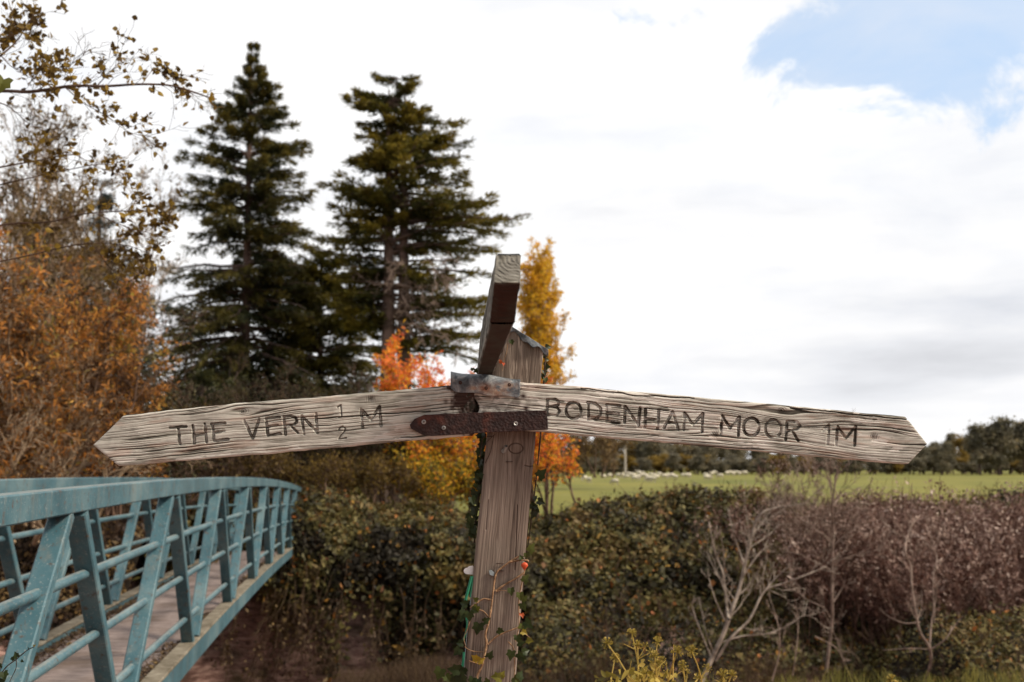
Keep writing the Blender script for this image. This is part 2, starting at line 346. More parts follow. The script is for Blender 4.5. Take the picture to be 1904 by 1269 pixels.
# ------------------------------------------------------------ signpost
BY = 2.290      # front plane of the two long boards
PY = 2.336      # front plane of the post
base = W(838, 2020, PY+.055); base[2] = 0
sp = tag(empty('signpost', tuple(base)), 'weathered wooden fingerpost with carved boards, leaning slightly right beside the river', 'signpost')
def strokes_left():
    o = lambda pts: [(160+x/2.975, 680+y/2.975) for x, y in pts]
    L = [[(465, 345), (552, 338)], [(508, 345), (518, 434)], [(590, 332), (597, 430)], [(655, 325), (665, 424)], [(595, 388), (660, 380)],
         [(697, 325), (706, 418)], [(692, 325), (768, 318)], [(700, 372), (762, 362)], [(706, 418), (784, 408)],
         [(873, 305), (920, 402)], [(955, 298), (922, 398)], [(995, 295), (1004, 386)], [(995, 293), (1068, 285)], [(1000, 338), (1058, 330)], [(1004, 386), (1074, 378)],
         [(1093, 285), (1102, 382)], [(1093, 283), (1130, 278), (1160, 290), (1165, 310), (1150, 328), (1098, 335)], [(1130, 332), (1170, 372)],
         [(1192, 277), (1205, 380)], [(1192, 277), (1275, 368)], [(1270, 268), (1278, 372)],
         [(1520, 240), (1530, 342)], [(1520, 240), (1575, 300), (1622, 228)], [(1622, 228), (1632, 332)]]
    T = [[(1390, 230), (1408, 218), (1413, 284)], [(1395, 288), (1430, 284)],
         [(1398, 356), (1404, 343), (1420, 338), (1433, 347), (1430, 364), (1410, 385), (1396, 408), (1438, 401)]]
    return [o(s) for s in L], [o(s) for s in T]
def ell(cx, cy, rx, ry): return [(cx+rx*cos(a), cy+ry*sin(a)) for a in np.linspace(0, 2*pi, 17)]
def strokes_right():
    o = lambda pts: [(960+x/2.38, 680+y/2.38) for x, y in pts]
    L = [[(138, 150), (135, 218)], [(138, 150), (172, 149), (188, 160), (184, 176), (145, 183)], [(145, 183), (180, 186), (192, 203), (178, 220), (135, 219)], ell(252, 199, 34, 37),
         [(318, 165), (318, 240)], [(315, 163), (350, 168), (373, 190), (371, 219), (350, 239), (315, 240)],
         [(400, 174), (400, 250)], [(400, 174), (458, 178)], [(400, 212), (450, 215)], [(400, 250), (456, 255)],
         [(481, 180), (478, 256)], [(481, 180), (540, 264)], [(546, 186), (540, 264)], [(572, 192), (568, 272)], [(630, 198), (624, 280)], [(569, 235), (627, 240)],
         [(692, 202), (652, 278)], [(692, 202), (716, 286)], [(668, 252), (707, 256)], [(745, 210), (740, 286)], [(745, 210), (780, 262), (825, 213), (821, 292)],
         [(910, 222), (905, 302)], [(910, 222), (945, 277), (988, 228), (982, 310)], ell(1040, 272, 35, 40), ell(1137, 279, 35, 40),
         [(1198, 245), (1192, 328)], [(1198, 245), (1243, 250), (1255, 267), (1242, 284), (1195, 288)], [(1222, 290), (1248, 332)],
         [(1355, 288), (1384, 264), (1377, 346)], [(1422, 270), (1414, 350)], [(1422, 270), (1458, 322), (1502, 270), (1496, 354)]]
    return [o(s) for s in L], []
def dist_strokes(px, py, polys):
    d = np.full(px.shape, 1e9)
    for p in polys:
        for (x0, y0), (x1, y1) in zip(p[:-1], p[1:]):
            dx, dy = x1-x0, y1-y0; t = np.clip(((px-x0)*dx+(py-y0)*dy)/(dx*dx+dy*dy+1e-9), 0, 1)
            d = np.minimum(d, np.hypot(px-x0-t*dx, py-y0-t*dy))
    return d
def slab(name, px, py, h, Y, th, m, parent, attrs, Yfun=None):
    nv, nu = px.shape; P = W(px, py, Y); P[..., 1] -= h
    V = P.reshape(-1, 3); i = np.arange(nv-1)[:, None]; j = np.arange(nu-1)[None]; a = i*nu+j
    q = np.stack([a, a+nu, a+nu+1, a+1], -1).reshape(-1, 4)
    loop = np.concatenate([np.arange(nu), np.arange(1, nv)*nu+nu-1, (nv-1)*nu+np.arange(nu-2, -1, -1), np.arange(nv-2, 0, -1)*nu])
    Bk = W(px, py, Y).reshape(-1, 3)[loop].copy(); Bk[:, 1] = Y+th; n0 = len(V); k = len(loop); ln = np.roll(np.arange(k), -1)
    mid = Bk*1.; side = np.stack([loop, loop[ln], n0+ln, n0+np.arange(k)], -1)
    # back face as strips between the two long edges
    bt = n0+np.arange(nu); bb = np.concatenate([n0+(nu+nv-1)+np.arange(nu-1)-0])[::-1]
    bb = np.array([n0+int(np.where(loop == (nv-1)*nu+jj)[0][0]) for jj in (range(nu))])
    back = np.stack([bt[:-1], bt[1:], bb[1:], bb[:-1]], -1)
    V = np.concatenate([V, Bk]); A = {kk: np.concatenate([v.ravel(), v.ravel()[loop]]) for kk, v in attrs.items()}
    return mesh(name, V, np.concatenate([q, side, back]), m, parent, A, smooth=False)
def boardgrid(top, bot, lx, rx, nu, nv):
    t = np.linspace(0, 1, nv)[:, None]+np.zeros((1, nu)); s = np.linspace(0, 1, nu)[None]+np.zeros((nv, 1))
    x0, x1 = lx(t), rx(t); px = x0+(x1-x0)*s
    yt = np.interp(px, *zip(*top))+1.1*(fbm(px/40, 0, 0, 4, 31)-.5)*2; yb = np.interp(px, *zip(*bot))+1.6*(fbm(px/35, 9, 0, 4, 32)-.5)*2
    py = yt+(yb-yt)*t; return px, py, t, s, py-yt
def finger(name, label, top, bot, lx, rx, nu, nv, strokes, knots, cracks, seed, stain_fn, parent):
    px, py, t, s, v = boardgrid(top, bot, lx, rx, nu, nv)
    r = v+7*(fbm(px/210, v/70, 0, 3, seed)-.5)*2
    kn = np.zeros_like(px)
    for kx, kv, a, su, sv in knots:
        e = np.exp(-((px-kx)/su)**2-((v-kv)/sv)**2); r = r-a*np.tanh((v-kv)/(sv*.35))*e
        kn = np.maximum(kn, np.exp(-(((px-kx)/7)**2+((v-kv)/5)**2)))
    l1 = vn(r/4.6, px/330, 0, seed+1); l2 = vn(r/2.1, px/190, 0, seed+2); l3 = vn(r/1.1, px/60, 0, seed+3)
    ph = r/6.0+1.0*fbm(px/420, r/30, 0, 2, seed+21)+.25*vn(px/45, r/5, 0, seed+25); f = ph-np.floor(ph); am = vn(px/95, np.floor(ph)*3.7, 0, seed+22); line = np.exp(-((f-.5)/(.07+.09*vn(px/60, np.floor(ph), 0, seed+26)))**2)*np.clip(am*2.1-.35, 0, 1)
    ph2 = r/3.1+2.2*fbm(px/260, r/16, 0, 2, seed+23); f2 = ph2-np.floor(ph2); line = np.maximum(line, np.exp(-((f2-.5)/.15)**2)*np.clip(vn(px/40, np.floor(ph2)*2.3, 0, seed+24)*2-.75, 0, 1)*.8)
    line = np.clip(line*(.25+1.35*sst(.3, .65, fbm(px/130, v/20, 0, 3, seed+27))), 0, 1)
    grain = np.clip(.40+.30*l1+.28*l2+.2*l3-.62*line, 0, 1)
    h = .0010*(l1-.5)+.0007*(l2-.5)-.0024*line+.004*(fbm(px/110, v/50, 0, 3, seed+6)-.5)
    h = h-.003*kn*(.5+.5*np.sin(np.hypot(px-knots[0][0], (v-knots[0][1])*1.3)*1.6))
    dirt_shade = np.clip(.85*kn*(.4+.6*(np.sin(np.hypot(px-knots[0][0], (v-knots[0][1])*1.3)*1.4) > 0)), 0, 1)
    dk = sst(.56, .74, fbm(px/120, v/26, 0, 4, seed+12))*.55
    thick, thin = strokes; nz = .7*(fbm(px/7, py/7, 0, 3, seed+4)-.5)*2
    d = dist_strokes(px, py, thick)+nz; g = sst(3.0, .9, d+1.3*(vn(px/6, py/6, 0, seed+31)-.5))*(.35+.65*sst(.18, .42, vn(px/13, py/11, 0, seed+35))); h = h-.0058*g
    edge = np.exp(-((d-2.2)/.9)**2)*sst(.30, .65, vn(px/11, py/9, 0, seed+5)+.15); edge = edge*(.25+.75*sst(.2, .45, vn(px/13, py/11, 0, seed+35))); dirt_shade = np.maximum(dirt_shade, .95*edge+g*(.08+.55*sst(.55, .7, vn(px/26, py/30, 0, seed+33))))  # groove edges darkened in colour: grime plus painted shade of the carved letters
    if thin:
        d = dist_strokes(px, py, thin)+nz; g = sst(1.9, .5, d); h = h-.003*g; dirt_shade = np.maximum(dirt_shade, .75*g)
    d = dist_strokes(px, py+1.5*(fbm(px/25, 0, 0, 3, seed+7)-.5)*2, cracks); g = sst(1.5, .4, d); h = h-.006*g; dirt_shade = np.maximum(dirt_shade, .95*g)
    pale = sst(.535, .565, fbm(px/34, v/7, 0, 5, seed+9))*sst(.10, .35, grain)*sst(.40, .55, fbm(px/150, v/40, 0, 2, seed+10)+.12*sst(40, 85, v))
    pink = sst(.60, .72, fbm(px/75, v/9, 5, 4, seed+11))*.38
    dm = np.minimum(np.minimum(v, (1-t)*92), 99); h = h-.0028*np.exp(-dm/1.6)
    h = h-.0025*np.exp(-s*nu/2.)-.0025*np.exp(-(1-s)*nu/2.)
    stain_shade = stain_fn(px, py, v)
    return tag(slab(name, px, py, h, BY, .043, M['board'], parent, dict(grain=np.clip(grain-dk*.35, 0, 1), pale=pale, pink=pink, dirt_shade=np.clip(dirt_shade, 0, 1), stain_shade=stain_shade)), label)
def stL(px, py, v):
    n = fbm(px/14, py/14, 0, 4, 77); return np.clip(sst(822, 845, px+(n-.5)*60-.35*(v-20))*.95+.8*np.exp(-(((px-829)/5)**2+((py-747)/5)**2)), 0, 1)
def stR(px, py, v):
    n = fbm(px/12, py/10, 0, 4, 78); a = sst(.45, .62, n)*sst(1010, 960, px)*.55
    for hx, hy in ((973, 737), (978, 760)): a = np.maximum(a, np.exp(-(((px-hx)/6)**2+((py-hy)/6)**2)))
    return np.clip(a+sst(895, 870, px)*.4, 0, 1)
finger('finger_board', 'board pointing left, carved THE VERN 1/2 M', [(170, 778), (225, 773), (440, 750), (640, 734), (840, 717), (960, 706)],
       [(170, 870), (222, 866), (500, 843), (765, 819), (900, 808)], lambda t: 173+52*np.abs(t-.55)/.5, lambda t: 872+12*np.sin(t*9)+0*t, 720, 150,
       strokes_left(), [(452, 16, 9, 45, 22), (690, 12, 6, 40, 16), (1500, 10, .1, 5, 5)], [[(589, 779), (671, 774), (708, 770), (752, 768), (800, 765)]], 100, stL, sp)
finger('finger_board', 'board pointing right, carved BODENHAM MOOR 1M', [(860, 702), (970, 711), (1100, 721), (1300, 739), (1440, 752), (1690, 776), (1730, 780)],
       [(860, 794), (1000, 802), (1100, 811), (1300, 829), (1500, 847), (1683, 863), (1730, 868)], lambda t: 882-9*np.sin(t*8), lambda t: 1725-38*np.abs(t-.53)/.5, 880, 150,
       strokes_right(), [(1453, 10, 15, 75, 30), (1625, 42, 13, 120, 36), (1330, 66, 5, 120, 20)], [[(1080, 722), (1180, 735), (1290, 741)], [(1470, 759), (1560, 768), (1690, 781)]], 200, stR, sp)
# post: grain runs up the post, front face as relief, top cut on a slope under a metal cap
def post():
    nv, nu = 760, 110
    tt = np.concatenate([np.linspace(0, .5, nv-60), np.linspace(.5, 1, 61)[1:]])[:, None]+np.zeros((1, nu)); s = np.linspace(0, 1, nu)[None]+np.zeros((nv, 1)); nv = len(tt)
    yc = np.array([560, 800, 1060, 1269, 2030]); xl = np.array([926, 906, 880, 863, 795]); xr = np.array([1019, 997, 974, 958, 900])
    ytop = 590+62*s; py = ytop+(2030-ytop)*tt
    a = np.interp(py, yc, xl); b = np.interp(py, yc, xr); px = a+(b-a)*s+.6*(fbm(py/60, 0, 0, 3, 3)-.5)
    q = s*92+3*(fbm(py/260, s*3, 0, 3, 11)-.5)*2
    kn = [(959, 834, 13), (925, 1010, 6), (905, 1180, 8)]
    for kx, ky, R in kn: e = np.exp(-((px-kx)/(R*1.3))**2-((py-ky)/(R*2.4))**2); q = q-R*.6*np.tanh((px-kx)/(R*.5))*e
    l1 = vn(q/2.4, py/400, 0, 12); l2 = vn(q/1.25, py/160, 0, 13); l0 = vn(q/22, py/300, 0, 14); grain = .12+.2*l1+.3*l2+.35*l0-.4*sst(.12, .0, np.abs(vn(q/5, py/330, 0, 15)-.5))*vn(q/9, py/90, 0, 16)
    h = .0006*(l1-.5)+.0008*(l2-.5); st = np.zeros_like(px)
    d = np.abs(np.hypot((px-959)/13, (py-834)/9.5)-1); st = np.maximum(st, .9*sst(.16, .04, d)); h = h-.0015*sst(.16, .04, d)
    d = dist_strokes(px, py, [[(975, 866), (984, 868), (993, 867)], [(962, 940), (960, 1000), (957, 1060)], [(908, 930), (903, 985)]])
    g = sst(1.3, .4, d); st = np.maximum(st, .8*g); h = h-.002*g
    st = np.maximum(st, .35*sst(830, 808, py)); pale = sst(.6, .72, fbm(px/5, py/38, 0, 4, 41))*.6*sst(760, 690, py)+.15*sst(.6, .75, fbm(px/9, py/60, 0, 4, 42))  # post darker from just below the boards upward
    dm = np.minimum(s, 1-s)*92; h = h-.004*np.exp(-dm/2.)
    ch = [(2030, 0)]
    slab('post', px, py, h, PY, .115, M['post'], sp, dict(grain=grain, stain_shade=st, pale=pale))
post()
def sheet(name, px, py, Yf, th, m, parent, tint=None, label=None):
    """thin curved sheet given on a pixel grid with its own depth at each node"""
    P = W(px, py, Yf); Q = P+np.array([0, th, 0]); nv, nu = px.shape; n0 = nv*nu; V = np.concatenate([P.reshape(-1, 3), Q.reshape(-1, 3)])
    i = np.arange(nv-1)[:, None]; j = np.arange(nu-1)[None]; a = i*nu+j; f = np.stack([a, a+nu, a+nu+1, a+1], -1).reshape(-1, 4)
    loop = np.concatenate([np.arange(nu), np.arange(1, nv)*nu+nu-1, (nv-1)*nu+np.arange(nu-2, -1, -1), np.arange(nv-2, 0, -1)*nu]); lr = np.roll(loop, -1)
    Fq = np.concatenate([f, f[:, ::-1]+n0, np.stack([loop, lr, lr+n0, loop+n0], -1)])
    tv = np.zeros(n0) if tint is None else tint.ravel(); o = mesh(name, V, Fq, m, parent, {'tint': np.concatenate([tv, tv])}, True)
    return tag(o, label)
# grey flashing over the joint
nu, nv = 70, 30; s = np.linspace(0, 1, nu)[None]+np.zeros((nv, 1)); t = np.linspace(0, 1, nv)[:, None]+np.zeros((1, nu))
px = 838+129*s+2.*(t-.5)*np.sin(s*5)+1.5*(fbm(t*4, 0, 0, 3, 6)-.5)*(s > .5); yt = 691+14*s+1.6*np.sin(s*9); yb = np.interp(s, [0, .06, .25, .6, .97, 1], [722, 728, 731, 736, 739, 735])+1.2*np.sin(s*14)
py = yt+(yb-yt)*t; dep = BY-.007-.004*np.sin(s*6)*(1-t)-.003*fbm(s*6, t*3, 0, 3, 8)-.006*np.exp(-s*14)*(1-t)+.012*np.exp(-t*9)
tint = np.maximum.reduce([np.exp(-(((px-hx)/r)**2+((py-hy)/(r*.6))**2)) for hx, hy, r in ((904, 724, 17), (946, 719, 15), (925, 728, 22), (880, 722, 8))])*sst(.35, .6, fbm(px/9, py/6, 0, 4, 9)+.15)
flash = sheet('flashing', px, py, dep, .0016, M['lead'], sp, tint)
def screw(px, py, Y, r, m, parent, cross=True, hole=False):
    c = W(px, py, Y); an = np.linspace(0, 2*pi, 17)[:-1]; V = []; Fc = []
    rad = [r, r, r*.86, 0.001]; dy = [0, -.0012, -.0022, -.0024] if not hole else [0, -.0012, -.0012, .0012]
    if hole: rad = [r, r, r*.6, 0.0002]
    for R, d in zip(rad, dy): V += [(c[0]+R*cos(a), c[1]+d, c[2]+R*sin(a)) for a in an]
    for k in range(3): Fc += [[k*16+i, k*16+(i+1) % 16, (k+1)*16+(i+1) % 16, (k+1)*16+i] for i in range(16)]
    o = mesh('screw', V, Fc, m, parent)
    if cross:
        g = Geo()
        for a in (.5, .5+pi/2):
            dx, dz = cos(a), sin(a); ax = np.array([dx, 0, dz]); bx = np.array([-dz, 0, dx]); cc = c+np.array([0, -.0026, 0])
            q = [cc+ax*r*.6+bx*r*.13, cc-ax*r*.6+bx*r*.13, cc-ax*r*.6-bx*r*.13, cc+ax*r*.6-bx*r*.13]; g.add(q, [[0, 1, 2, 3]])
            c = c+np.array([0, -.0001, 0])
        g.build('screw_slot', M['rustscrew'], sp if parent is None else parent)
    return o
for hx, hy in ((856, 712), (904, 722), (947, 716)): screw(hx, hy, BY-.0105, .0042, M['rustscrew'], flash, False)
# rusty strap
ol = [(762, 790), (771, 779), (789, 771.5), (900, 767), (1016, 763), (1018.5, 781), (1019, 799), (900, 805), (803, 811), (785, 809), (764, 797)]
P = W(*np.array(ol).T, BY-.009); n = len(ol); Q = P+np.array([0, .007, 0]); P2 = P.copy(); cen = P.mean(0); P2 = P+(cen-P)*np.array([.006, 0, .03]); P2[:, 1] -= .0012
V = np.concatenate([P2, P, Q]); Fc = [list(range(n))]+[[i, (i+1) % n, n+(i+1) % n, n+i][::-1] for i in range(n)]+[[n+i, n+(i+1) % n, 2*n+(i+1) % n, 2*n+i][::-1] for i in range(n)]
strap = tag(mesh('strap', V, Fc, M['rust'], sp), 'dark rusty steel strap with one pointed end')
screw(788, 785, BY-.0102, .0052, M['screw'], strap); screw(825, 796, BY-.0102, .0048, M['nail'], strap)
screw(959, 788, BY-.0102, .005, M['screw'], strap, False, True); screw(906, 773, BY-.0102, .0045, M['rustscrew'], strap, False, True)
# broken brown wood between the boards
nu, nv = 30, 30; s = np.linspace(0, 1, nu)[None]+np.zeros((nv, 1)); t = np.linspace(0, 1, nv)[:, None]+np.zeros((1, nu))
px = 848+44*s; py = 722+52*t; dep = BY-.001+.012*fbm(px/9, py/6, 0, 4, 51)-.006*np.sin(s*3)*0
V = W(px, py, dep-.004); A = dict(grain=vn(px/3, py/8, 0, 52), pale=0*px, pink=sst(.55, .7, fbm(px/9, py/9, 0, 3, 53))*.5, dirt_shade=sst(.5, .6, fbm(px/5, py/7, 0, 3, 54)), stain_shade=np.full_like(px, .75))
# mask to an irregular wedge by pushing the outside back into the boards
wd = np.abs(px-(868+6*np.sin(py/9)))-(6+9*fbm(py/8, 1, 0, 3, 55)); V[..., 1] += .02*sst(-2, 3, wd)
i = np.arange(nv-1)[:, None]; j = np.arange(nu-1)[None]; a = i*nu+j
mesh('splintered_wood', V.reshape(-1, 3), np.stack([a, a+nu, a+nu+1, a+1], -1).reshape(-1, 4), M['board'], sp, {k: v.ravel() for k, v in A.items()})
# metal cap on the sloping top of the post
nu, nv = 60, 26; s = np.linspace(0, 1, nu)[None]+np.zeros((nv, 1)); t = np.linspace(0, 1, nv)[:, None]+np.zeros((1, nu))
px = 922+97*s+2*(s-.5)*t; ytop = 590+62*s-2; lip = 9+3*np.sin(s*13)+2.5*np.sin(s*29)+3*s
tl = np.clip((t-.5)*2, 0, 1); py = ytop+tl*lip+1.0*(fbm(s*7, t*3, 0, 3, 61)-.5)*2
dep = np.where(t < .5, PY-.004+.125*(1-t*2), PY-.006-.004*np.sin(s*11)*tl)
P = W(px, py, PY-.004); P[..., 1] = dep; P[..., 2] += .003*(fbm(s*6, t*6, 0, 3, 62)-.5)*(t < .5)
Pb = P-unit(np.array([0, -.3, .9]))*.002; n0 = nv*nu; i = np.arange(nv-1)[:, None]; j = np.arange(nu-1)[None]; a = i*nu+j; f = np.stack([a, a+nu, a+nu+1, a+1], -1).reshape(-1, 4)
loop = np.concatenate([np.arange(nu), np.arange(1, nv)*nu+nu-1, (nv-1)*nu+np.arange(nu-2, -1, -1), np.arange(nv-2, 0, -1)*nu]); lr = np.roll(loop, -1)
mesh('metal_cap', np.concatenate([P.reshape(-1, 3), Pb.reshape(-1, 3)]), np.concatenate([f, f[:, ::-1]+n0, np.stack([loop, lr, lr+n0, loop+n0], -1)]), M['lead'], sp, {'tint': np.zeros(2*n0)}, True)
# third board, pointing at the camera
def third():
    hw = .0195; cz = EYE+.279; hh = .056; y0, y1 = 2.46, 1.488; xr, xt = -.0638, -.0073
    L = y0-y1; nl, nr = 240, 40
    ring = []   # cross-section: grid around perimeter
    per = [(-1, -1), (1, -1), (1, 1), (-1, 1)]; pts = []
    segs = [12, 34, 12, 34]
    for k in range(4):
        a, b = per[k], per[(k+1) % 4]
        for q in range(segs[k]): tt = q/segs[k]; pts.append((a[0]+(b[0]-a[0])*tt, a[1]+(b[1]-a[1])*tt))
    pts = np.array(pts); K = len(pts); s = np.linspace(0, 1, nl)
    V = np.zeros((nl, K, 3)); 
    for i, q in enumerate(s):
        a = pts[:, 0]; b = pts[:, 1]
        yend = y1+.055*np.abs(b); y = y0+(yend-y0)*q; fr = (y0-y)/L
        rough = .0012*(vn(b*11+3, y*14, 0, 90)-.5)+.0016*(fbm(b*3, y*20, a, 3, 91)-.5)
        e = 1-.05*(np.abs(a)*np.abs(b) > .98)
        V[i, :, 0] = xr+(xt-xr)*fr+a*(hw+rough)*e+.09*b*hh; V[i, :, 1] = y; V[i, :, 2] = cz+b*(hh+.8*rough)*e
    g = np.clip(.25+.5*vn(V[..., 2]*330, V[..., 1]*6, 0, 92)+.25*vn(V[..., 2]*800, V[..., 1]*20, 0, 93), 0, 1)
    i = np.arange(nl-1)[:, None]; j = np.arange(K)[None]; jn = (j+1) % K
    q = np.stack([i*K+j, i*K+jn, (i+1)*K+jn, (i+1)*K+j], -1).reshape(-1, 4)
    # end grain caps: rows between right column and left column of the last ring
    Fc = [list(map(int, f)) for f in q]; VV = V.reshape(-1, 3); A = g.ravel()
    lastr = (nl-1)*K; R = [12+k for k in range(35)]; Lf = [(58+34-k) % K for k in range(35)]
    rows = []; ex = []; exA = []; nb = 10; n0 = len(VV)
    for k in range(35):
        a, b = VV[lastr+R[k]], VV[lastr+Lf[k]]
        for z in range(nb+1):
            t = z/nb; p = a+(b-a)*t; rr = np.hypot((t-.3)*1.0, (k/34-.9)*2.6); gg = .36+.14*sin(rr*44)+.25*(float(vn(t*6, k*.5, 0, 96))-.5); p = p+np.array([0, -.0012*sin(rr*38)*(0 < z < nb), 0])
            ex.append(p); exA.append(gg)
    for k in range(34):
        for z in range(nb): b0 = n0+k*(nb+1)+z; Fc.append([b0, b0+1, b0+nb+2, b0+nb+1])
    VV = np.concatenate([VV, np.array(ex)]); A = np.concatenate([A, np.array(exA)])
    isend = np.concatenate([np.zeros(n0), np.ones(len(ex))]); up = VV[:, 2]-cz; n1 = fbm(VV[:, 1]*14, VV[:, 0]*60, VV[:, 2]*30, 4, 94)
    stain_shade = np.clip(np.where((up < -.0545) | ((isend > 0) & (up < -.002)), 1., 0)-0*n1, 0, 1)  # downward faces painted dark as shade: underside and lower end cut
    pale = np.where((isend > 0) & (up > 0), .35*sst(.4, .6, n1), .3*sst(.55, .7, n1))
    tag(mesh('finger_board', VV, Fc, M['board'], sp, dict(grain=A, pale=pale, pink=0*A, dirt_shade=.45*sst(.35, .6, n1)+.18+.3*(1-isend), stain_shade=stain_shade)), 'third board pointing straight out of the post towards the viewer')
third()
# small fixings on the post
c = W(938, 838, PY); screw(936, 839, PY-.003, .0052, M['nail'], sp, False).name = 'nail'
V, Fq = tubes(np.array([c+[.0, -.004, -.002], c+[.004, -.014, .010]]), [.0045, .0040], 8); mesh('nail', V, Fq, M['nail'], sp)
for ax, ay, bx, by in ((941, 859, 953, 859), (924, 1048, 936, 1048), (927, 1062, 936, 1062), (917, 1060, 918, 1063)):
    V, Fq = tubes(W([ax, ax, bx, bx], [ay, ay, by, by], np.array([PY+.002, PY-.003, PY-.003, PY+.002])), [.0009]*4, 6); mesh('staple', V, Fq, M['rustscrew'], sp)
V = W([909, 913, 919, 918, 911], [1062, 1060, 1065, 1072, 1069], PY-.005); V2 = V+[0, .003, 0]
mesh('plastic_clip', np.concatenate([V, V2]), [[0, 1, 2, 3, 4], [9, 8, 7, 6, 5]]+[[i, (i+1) % 5, 5+(i+1) % 5, 5+i] for i in range(5)], M['clear'], sp)

# ------------------------------------------------------------ ivy on the post, tag, ties
C4 = lambda pts: [(780+x/3.03, 850+y/3.03) for x, y in pts]
def smoothpoly(P, k=6):
    P = np.asarray(P, float); n = len(P); t = np.arange(n); tt = np.linspace(0, n-1, (n-1)*k+1); out = []
    Pm = np.vstack([2*P[0]-P[1], P, 2*P[-1]-P[-2]])
    for x in tt:
        i = min(int(x), n-2); f = x-i; a, b, c, d = Pm[i:i+4]
        out.append(.5*((2*b)+(-a+c)*f+(2*a-5*b+4*c-d)*f*f+(-a+3*b-3*c+d)*f**3))
    return np.array(out)
IVS = np.array([(0, 0), (.16, -.05), (.36, -.34), (.40, -.06), (.62, -.04), (.95, .02)])     # half outline: x side, y along
def ivyleaf(c, size, ang, tilt, tint, nrm=(0, -1, 0)):
    """five-lobed ivy leaf built as a fan around its midrib; ang: pointing direction in the XZ plane"""
    half = [(0, -.08), (.22, -.26), (.52, -.16), (.44, .10), (.56, .38), (.32, .46), (0, 1.0)]
    d = np.array([sin(ang), 0, cos(ang)]); sd = np.array([cos(ang), 0, -sin(ang)]); up = np.array(nrm, float)
    d = unit(d+up*tilt[0]); sd = unit(sd+up*tilt[1]); nn = unit(np.cross(sd, d)); nn = nn if nn@up > 0 else -nn
    V = [c+size*(.62*x*sg*sd+.62*y*d+nn*(.18*abs(x)-.10*y*y)) for sg in (1, -1) for x, y in half]+[c+size*.2*d*.62]
    Fc = []
    for o_ in (0, 7): Fc += [[14, o_+k, o_+k+1, o_+k+1] for k in range(6)]
    return np.array(V), [[f[0], f[1], f[2]] for f in Fc], tint
def ivy_parts(root, stems, lvs, mstem, name='leaf'):
    for pts, r, Y in stems:
        P = smoothpoly(W(*np.array(pts).T, Y)); rr = np.linspace(r, r*.6, len(P))*(1+.25*rng.normal(size=len(P)).clip(-1, 1)*.6)
        V, Fq = tubes(P, rr, 7); mesh('stem', V, Fq, mstem, root, smooth=True)
    for (x, y, sz, ang, tn, Y) in lvs:
        c = W(x, y, Y); V, Fc, t = ivyleaf(c, sz, ang, rng.normal(0, .35, 2), tn, unit(np.array([rng.normal(0, .3), -1, rng.normal(.2, .3)])))
        mesh(name, V, Fc, M['ivy'], root, {'tint': np.full(len(V), tn)})
y0 = PY-.006
iv = tag(empty('ivy', tuple(W(880, 1400, y0))), 'thin ivy with tan bare stems climbing the lower front of the wooden post', 'ivy')
stems = [(C4([(300, 1400), (318, 1300), (325, 1235), (350, 1180), (365, 1120), (378, 1050), (372, 1000), (392, 920), (405, 840), (415, 760), (422, 700), (435, 650), (470, 620), (510, 590), (560, 560)]), .0032, y0),
         (C4([(430, 755), (480, 720), (540, 685), (585, 655), (594, 632)]), .0026, y0), (C4([(510, 592), (560, 583), (610, 583), (612, 592)]), .0022, y0-.003),
         (C4([(400, 805), (360, 800), (320, 825), (285, 850)]), .0022, y0), (C4([(388, 900), (360, 870), (330, 860)]), .0018, y0),
         (C4([(385, 1055), (430, 1015), (490, 985), (560, 960), (590, 945)]), .0023, y0), (C4([(590, 945), (570, 975), (605, 1005), (625, 1020)]), .0012, y0-.008),
         (C4([(255, 1070), (280, 1088), (320, 1098), (360, 1098)]), .0012, y0), (C4([(290, 900), (270, 970), (250, 1020), (262, 1070)]), .0013, y0),
         (C4([(500, 1040), (530, 1080), (535, 1150), (535, 1220), (525, 1400)]), .0014, y0), (C4([(592, 640), (575, 720), (560, 800), (560, 900), (560, 960), (540, 1040)]), .0016, y0),
         (C4([(280, 1150), (330, 1165), (350, 1160)]), .0015, y0), (C4([(430, 760), (460, 752), (490, 755)]), .001, y0)]
def LV(lst): return [(780+x/3.03, 850+y/3.03, s*1.0, a, t, y0-.006-abs(rng.normal(0, .006))) for x, y, s, a, t in lst]
